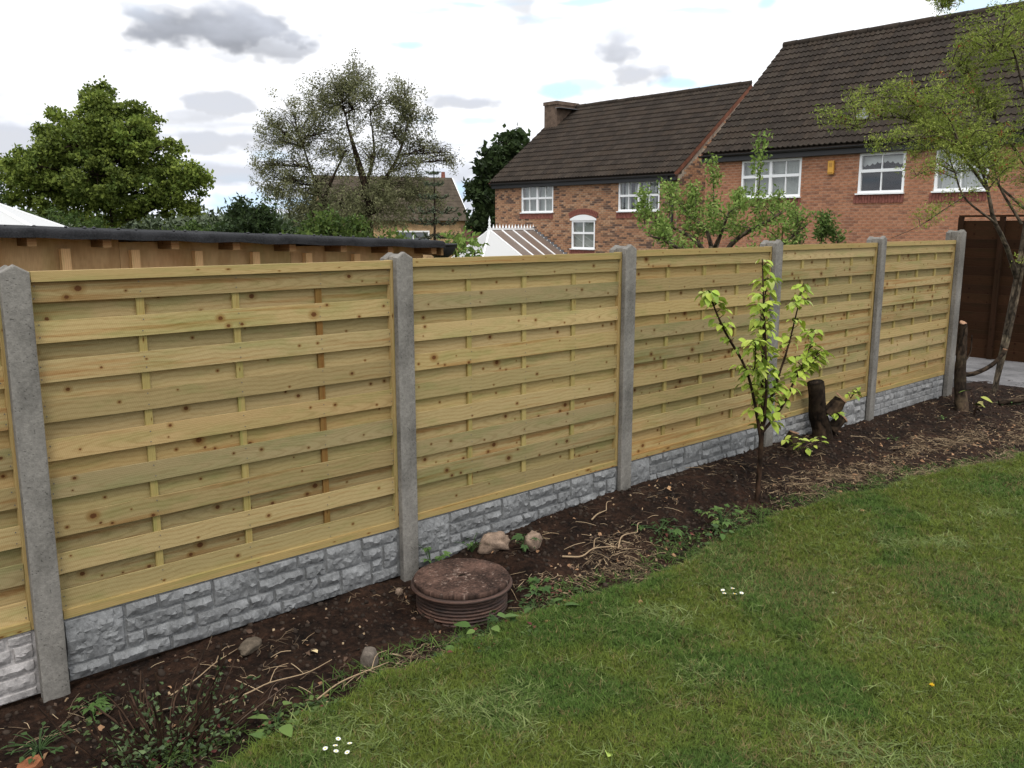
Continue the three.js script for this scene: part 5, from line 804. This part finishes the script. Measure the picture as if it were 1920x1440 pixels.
// ---- litter: countless twigs, straw, chips and dead leaves
{
  const R = rngOf(201), tw = [], chips = [], dead = [], clods = [], stub = [];
  M.litter = std({ color: lin(1, 1, 1), roughness: .85 });
  const twig = merge([tube(curve([V(-.5, 0, 0), V(-.18, .06, .1), V(.2, .03, -.06), V(.5, .08, .05)], 5), [.012, .013, .012, .011, .009, .007], 5, false), tube([V(.1, .04, 0), V(.3, .2, .35)], [.007, .004], 4, false)]), straw = tube(curve([V(-.5, 0, 0), V(0, .05, .03), V(.5, 0, .02)], 4), [.011, .012, .012, .01, .008], 4, false);
  const dens = (x, z) => { const e = z / edgeZ(x); return Math.max(sst(5.0, 6.4, x) * sst(.3, .75, e) * (x > 9.5 ? .9 : 1), sst(2.9, 3.5, x) * sst(4.6, 3.9, x) * sst(.35, .6, e) * .75, sst(1.2, .7, Math.abs(x - 1.7)) * sst(.6, .95, e) * .3, .06); };
  let guard = 0; while (tw.length < 6800 && guard++ < 200000) { const x = .2 + R() * 11.3, z = .05 + R() * 2.3; if (z > edgeZ(x) + .06 || R() > dens(x, z) * clamp(.42 + 2.6 * fbm(x * 1.9, z * 3.2, 41.3, 3), .04, 1)) continue; const L = .025 + R() * R() * .17, y = bedY(x, z) + .003 + R() * .012; const pale = R(); tw.push({ p: [x, y, z], r: [(R() - .5) * .6, R() * 6.28, (R() - .5) * .35], s: [L, .07 + R() * R() * .18 + L * .2, .07 + R() * .1 + L * .2], c: pale < .35 ? mixc(R, [.26, .18, .105], [.42, .32, .2]) : mixc(R, [.06, .042, .028], [.17, .12, .075]) }); }
  guard = 0; while (chips.length < 1500 && guard++ < 200000) { const x = .2 + R() * 11, z = .03 + R() * 2.2; if (z > edgeZ(x) + .05 || R() > .12 + dens(x, z)) continue; chips.push({ p: [x, bedY(x, z) + .004, z], r: [R() * 6, R() * 6, R() * 6], s: [.006 + R() * .014, .004 + R() * .004, .004 + R() * .008], c: R() < .3 ? mixc(R, [.28, .19, .11], [.46, .34, .21]) : mixc(R, [.06, .042, .03], [.15, .1, .07]) }); }
  guard = 0; while (dead.length < 900 && guard++ < 100000) { const x = .3 + R() * 11, z = .05 + R() * 2.4; if (z > edgeZ(x) + .25 || R() > .1 + dens(x, z)) continue; dead.push({ p: [x, bedY(x, z) + .008, z], r: [(R() - .5) * 1.2, R() * 6.28, (R() - .5) * 1.2], s: .35 + R() * .7, c: R() < .6 ? mixc(R, [.2, .11, .06], [.34, .2, .11]) : mixc(R, [.08, .05, .035], [.14, .09, .06]) }); }
  guard = 0; while (clods.length < 26000 && guard++ < 200000) { const x = -.8 + R() * 12.6, z = .0 + R() * 2.6; if (z > edgeZ(x) + .08) continue; const s = .0015 + Math.pow(R(), 9) * .016; clods.push({ p: [x, bedY(x, z) + s * .2, z], r: [R() * 6, R() * 6, R() * 6], s: [s * (.8 + R() * .5), s * (.6 + R() * .4), s], c: mixc(R, [.02, .0145, .011], [.042, .03, .022], .4) }); }
  const cg = mergeVertices(new THREE.IcosahedronGeometry(1, 1).deleteAttribute('uv').deleteAttribute('normal')); { const p = cg.attributes.position; for (let i = 0; i < p.count; i++) { const k = 1 + .5 * n3(p.getX(i) * 2, p.getY(i) * 2, p.getZ(i) * 2); p.setXYZ(i, p.getX(i) * k, p.getY(i) * k, p.getZ(i) * k); } cg.computeVertexNormals(); }
  const put = (n, g, l, label, cat) => { const m = swarm(n, g, M.litter, l, null, 'stuff'); m.userData.label = label; m.userData.category = cat; };
  put('soil_crumbs', cg, clods, 'loose dark soil crumbs over the bed', 'soil'); put('twig_litter', twig, tw.filter((_, i) => i % 4 === 0), 'crooked dry twigs scattered over the bed', 'twigs'); put('straw_litter', straw, tw.filter((_, i) => i % 4 !== 0), 'dry twigs and clippings scattered over the bed', 'twigs'); put('wood_chips', bx(1, 1, 1), chips, 'small pale wood chips scattered on the soil', 'wood chips'); put('leaf_litter', leafGeo(.05, .03, { n: 3, curl: .5, fold: .4 }), dead, 'dead brown leaves scattered over the bed', 'leaf litter');
}
// single bigger twigs and leaves one can point at
{
  const long = [['long thin forked twig lying on soil above the bright dock weed', [[1.36, .62], [1.5, .66], [1.62, .62], [1.78, .66], [1.95, .6]], .004], ['pale bent twig from the flat stone towards the cut-back shrub', [[1.25, .42], [1.38, .36], [1.52, .27], [1.66, .2]], .0035], ['curved pale twig beside the upright brown stone', [[1.72, .86], [1.86, .82], [2.02, .84], [2.14, .8]], .004], ['dark twig arching at the lower lawn edge of the bed', [[1.3, .86], [1.42, .8], [1.55, .74], [1.66, .7]], .003], ['pale stick left of the sapling among dry clippings', [[4.0, .62], [4.12, .55], [4.26, .56]], .006], ['pale curved root on the soil right of the manhole', [[3.62, .5], [3.7, .58], [3.84, .56], [3.98, .62]], .006], ['pale stick lying on soil near the gravel board mid bed', [[4.1, .3], [4.2, .26], [4.3, .25]], .006]];
  long.forEach(([label, pts, r], i) => { const R = rngOf(220 + i), p = pts.map(([x, z]) => V(x, bedY(x, z) + .012 + R() * .03, z)), g = [tube(curve(p, 14), taper(14, r, r * .45), 6, true)], m = p[2] || p[1]; g.push(tube(curve([m, m.clone().add(V(.06, .03, -.05)), m.clone().add(V(.13, .02, -.07))], 5), taper(5, r * .6, r * .3), 5, true)); solo('fallen_twig', merge(g), std({ color: i === 3 ? lin(.1, .07, .05) : lin(.32, .23, .14) }), label, 'twig', null, null, 'long twigs lying on the bed'); });
  const lf = leafGeo(.05, .034, { n: 4, curl: .5, fold: .4, tip: .8 }), C = { tan: std({ color: lin(.45, .27, .14) }), cream: std({ color: lin(.6, .48, .27) }), green: std({ color: lin(.35, .45, .1) }), pale: std({ color: lin(.5, .52, .3) }) };
  [['tan curled leaf on the lawn edge below the manhole weeds', 2.98, 1.0, 'tan', 1], ['orange brown leaf among the weeds in front of the manhole', 2.82, .86, 'tan', .9], ['cream leaf on bare soil in the lower left bed', 1.93, .5, 'cream', .8], ['cream leaf at the lawn edge below the upright stone', 2.27, .92, 'cream', .6], ['small orange leaf on the lawn right of the manhole', 3.53, 1.17, 'tan', .7], ['yellow green leaf lying on the lawn near the bottom', 2.33, 2.02, 'green', .8], ['pale leaf on the lawn behind the middle daisies', 4.45, 1.85, 'pale', .6], ['tan leaf on the lawn nearest the twig pile', 5.95, 1.25, 'tan', .8], ['brown leaf by the gravel board mid fence', 5.0, .22, 'tan', 1.1], ['cream leaf hanging near the pruned trunk base', 10.0, .6, 'cream', 1.2]].forEach(([label, x, z, c, s], i) => { const m = solo('fallen_leaf', lf, C[c], label, 'leaf', [x, Math.max(bedY(x, z), z > edgeZ(x) ? lawnH(x, z) + .02 : -1) + .012, z], [.3, i * 1.7, .3], 'single fallen leaves'); m.scale.setScalar(s * 1.3); });
}
// ================================================================ GRASS
{
  const R = rngOf(301);
  const tuft = (n, h, w, spread, lean, seed) => { const r = rngOf(seed), P = [], I = []; for (let i = 0; i < n; i++) { const a = r() * 6.28, x0 = (r() - .5) * spread, z0 = (r() - .5) * spread, H = h * (.5 + r() * .7), ln = lean * (.3 + r()), b = P.length / 3, sx = Math.cos(a + 1.57) * w / 2, sz = Math.sin(a + 1.57) * w / 2; for (let k = 0; k <= 3; k++) { const t = k / 3, o = ln * H * t * t, ww = k === 3 ? .1 : 1 - t * .45, y = H * t * (1 - .25 * t * ln), x = x0 + Math.cos(a) * o, z = z0 + Math.sin(a) * o; P.push(x - sx * ww, y, z - sz * ww, x + sx * ww, y, z + sz * ww); if (k < 3) { const q = b + k * 2; I.push(q, q + 1, q + 2, q + 2, q + 1, q + 3); } } } const g = new THREE.BufferGeometry(); g.setAttribute('position', new THREE.Float32BufferAttribute(P, 3)); g.setIndex(I); g.computeVertexNormals(); return g; };
  const short = tuft(10, .024, .0024, .03, 1.1, 1), mid = tuft(8, .036, .003, .03, 1.3, 2), coarse = tuft(7, .058, .0048, .035, 1.5, 3);
  M.grass = new THREE.MeshPhysicalMaterial({ color: lin(1, 1, 1), roughness: .85, specularIntensity: .2, transmission: .25, thickness: 0, side: THREE.DoubleSide });
  const A = [], B = [], Cc = [];
  const inView = (x, z, m) => { const dx = x, dz = z - 4.04, f = dx * FWD.x + dz * FWD.z, r = dx * RGT.x + dz * RGT.z; return f > 2.2 && Math.abs(r) < f * .62 + m; };
  const add = (x, z) => {
    const e = z - lawnEdge(x, z); if (e < -.03) return; const p1 = fbm(x * 1.3, z * 1.3, 11.1, 3), p2 = fbm(x * 3.1, z * 3.1, 17.7, 3), p3 = fbm(x * .8 + 5, z * .8, 23.1, 2);
    const bare = sst(.14, .32, p2) * .75 + sst(.04, -.02, e) * .35; if (R() < bare) return;
    const y = lawnH(x, z) + .006 - .03 * sst(.03, -.04, e), lush = sst(-.08, .16, p1), dry = R() < .08 + .24 * sst(0, .28, p3);
    let c = dry ? mixc(R, [.13, .1, .04], [.26, .21, .09]) : mixc(R, [lerp(.08, .045, lush), lerp(.112, .09, lush), .015], [lerp(.15, .1, lush), lerp(.185, .165, lush), .032], .6);
    const it = { p: [x, y, z], r: [(R() - .5) * .5, R() * 6.28, (R() - .5) * .5], s: .75 + R() * .6, c };
    const q = R(), cz = sst(.08, .3, fbm(x * 1.7 + 9, z * 1.7, 31.3, 3));
    if (q < .02 + .16 * cz && !dry) { it.s *= .7 + R() * .5; it.c = mixc(R, [.09, .135, .032], [.2, .24, .085]); Cc.push(it); } else if (q < .3 + .3 * lush + (e < .12 ? .3 : 0)) B.push(it); else A.push(it);
  };
  let n = 0; while (n < 290000) { const x = -.5 + R() * 13, z = .6 + R() * 5.2; if (!inView(x, z, .5)) continue; const d = Math.hypot(x, z - 4.04); n++; if (R() > clamp(5.5 / d, .35, 1)) continue; add(x, z); }
  const put = (nm, g, l, label) => { const m = swarm(nm, g, M.grass, l, null, 'stuff'); m.userData.label = label; m.userData.category = 'grass'; };
  put('grass', short, A, 'short mown lawn grass'); put('grass', mid, B, 'longer green lawn grass in lush patches'); put('grass', coarse, Cc, 'coarse wide-bladed grass tufts in the lawn');
  // stray tufts on the bed edge
  const S = []; for (let i = 0; i < 1500; i++) { const x = .8 + R() * 8, z = edgeZ(x) + .06 - Math.pow(R(), 2) * .3; S.push({ p: [x, bedY(x, z) - .004, z], r: [(R() - .5) * .6, R() * 6.28, (R() - .5) * .6], s: .6 + R() * .8, c: mixc(R, [.045, .085, .018], [.1, .15, .035]) }); } put('grass', coarse, S, 'stray grass tufts along the ragged lawn edge');
}
// ---- daisies and a dandelion
{
  M.petal = std({ color: lin(.85, .85, .82), roughness: .7 }); M.gold = std({ color: lin(.75, .5, .03) }); M.stalk = std({ color: lin(.08, .13, .03) });
  const pg = []; for (let i = 0; i < 16; i++) { const g = leafGeo(.009, .0035, { n: 2, fold: 0, curl: -.15 }); g.translate(0, 0, .003); g.rotateY(i / 16 * 6.283); pg.push(g); } const petals = merge(pg), eye = new THREE.SphereGeometry(.004, 8, 6); eye.scale(1, .6, 1);
  const daisy = (label, x, z, s, R) => { const y = lawnH(x, z), o = thing('daisy', label, 'daisy', [x, y, z], R() * 6, 'daisies in the lawn'); mesh('stalk', tube([V(0, 0, 0), V(.004, .03, 0), V(.002, .052, .002)], .0011, 5), M.stalk, o); for (const [n, g, m] of [['petals', petals, M.petal], ['eye', eye, M.gold]]) { const q = mesh(n, g, m, o, [.002, .053, .002], [(R() - .5) * .5, 0, (R() - .5) * .5]); q.scale.setScalar(s); } };
  const ord = ['leftmost', 'second from left', 'third from left', 'third from right', 'second from right', 'rightmost'], rank = (l, i) => { const v = l.map(([x, z]) => x * RGT.x + z * RGT.z), k = v.filter(q => q < v[i]).length; return l.length === 5 && k > 2 ? ord[k + 1] : l.length === 5 && k === 2 ? 'middle one' : ord[k]; }; const R = rngOf(401); [[3.93, 1.46], [3.97, 1.5], [4.02, 1.45], [4.0, 1.52], [3.96, 1.43]].forEach(([x, z], i, l) => daisy(`white daisy, ${rank(l, i)} of the five out on the lawn`, x, z, 1.1, R));
  [[1.57, 1.27], [1.6, 1.24], [1.55, 1.31], [1.62, 1.3], [1.53, 1.26], [1.58, 1.34]].forEach(([x, z], i, l) => daisy(`white daisy, ${rank(l, i)} of the six at the bottom picture edge`, x, z, .95, R));
  const o = thing('dandelion', 'single yellow dandelion head in the lawn, lower right', 'dandelion', [3.79, lawnH(3.79, 2.64), 2.64]); mesh('stalk', tube([V(0, 0, 0), V(0, .04, .004)], .0018, 5), M.stalk, o); const dg = []; for (let i = 0; i < 40; i++) { const g = leafGeo(.014, .003, { n: 2, fold: 0, curl: 0 }); g.rotateX(-R() * 1.2); g.rotateY(R() * 6.28); dg.push(g); } mesh('petals', merge(dg), M.gold, o, [0, .042, .004]);
}
renderer.render(scene, camera);
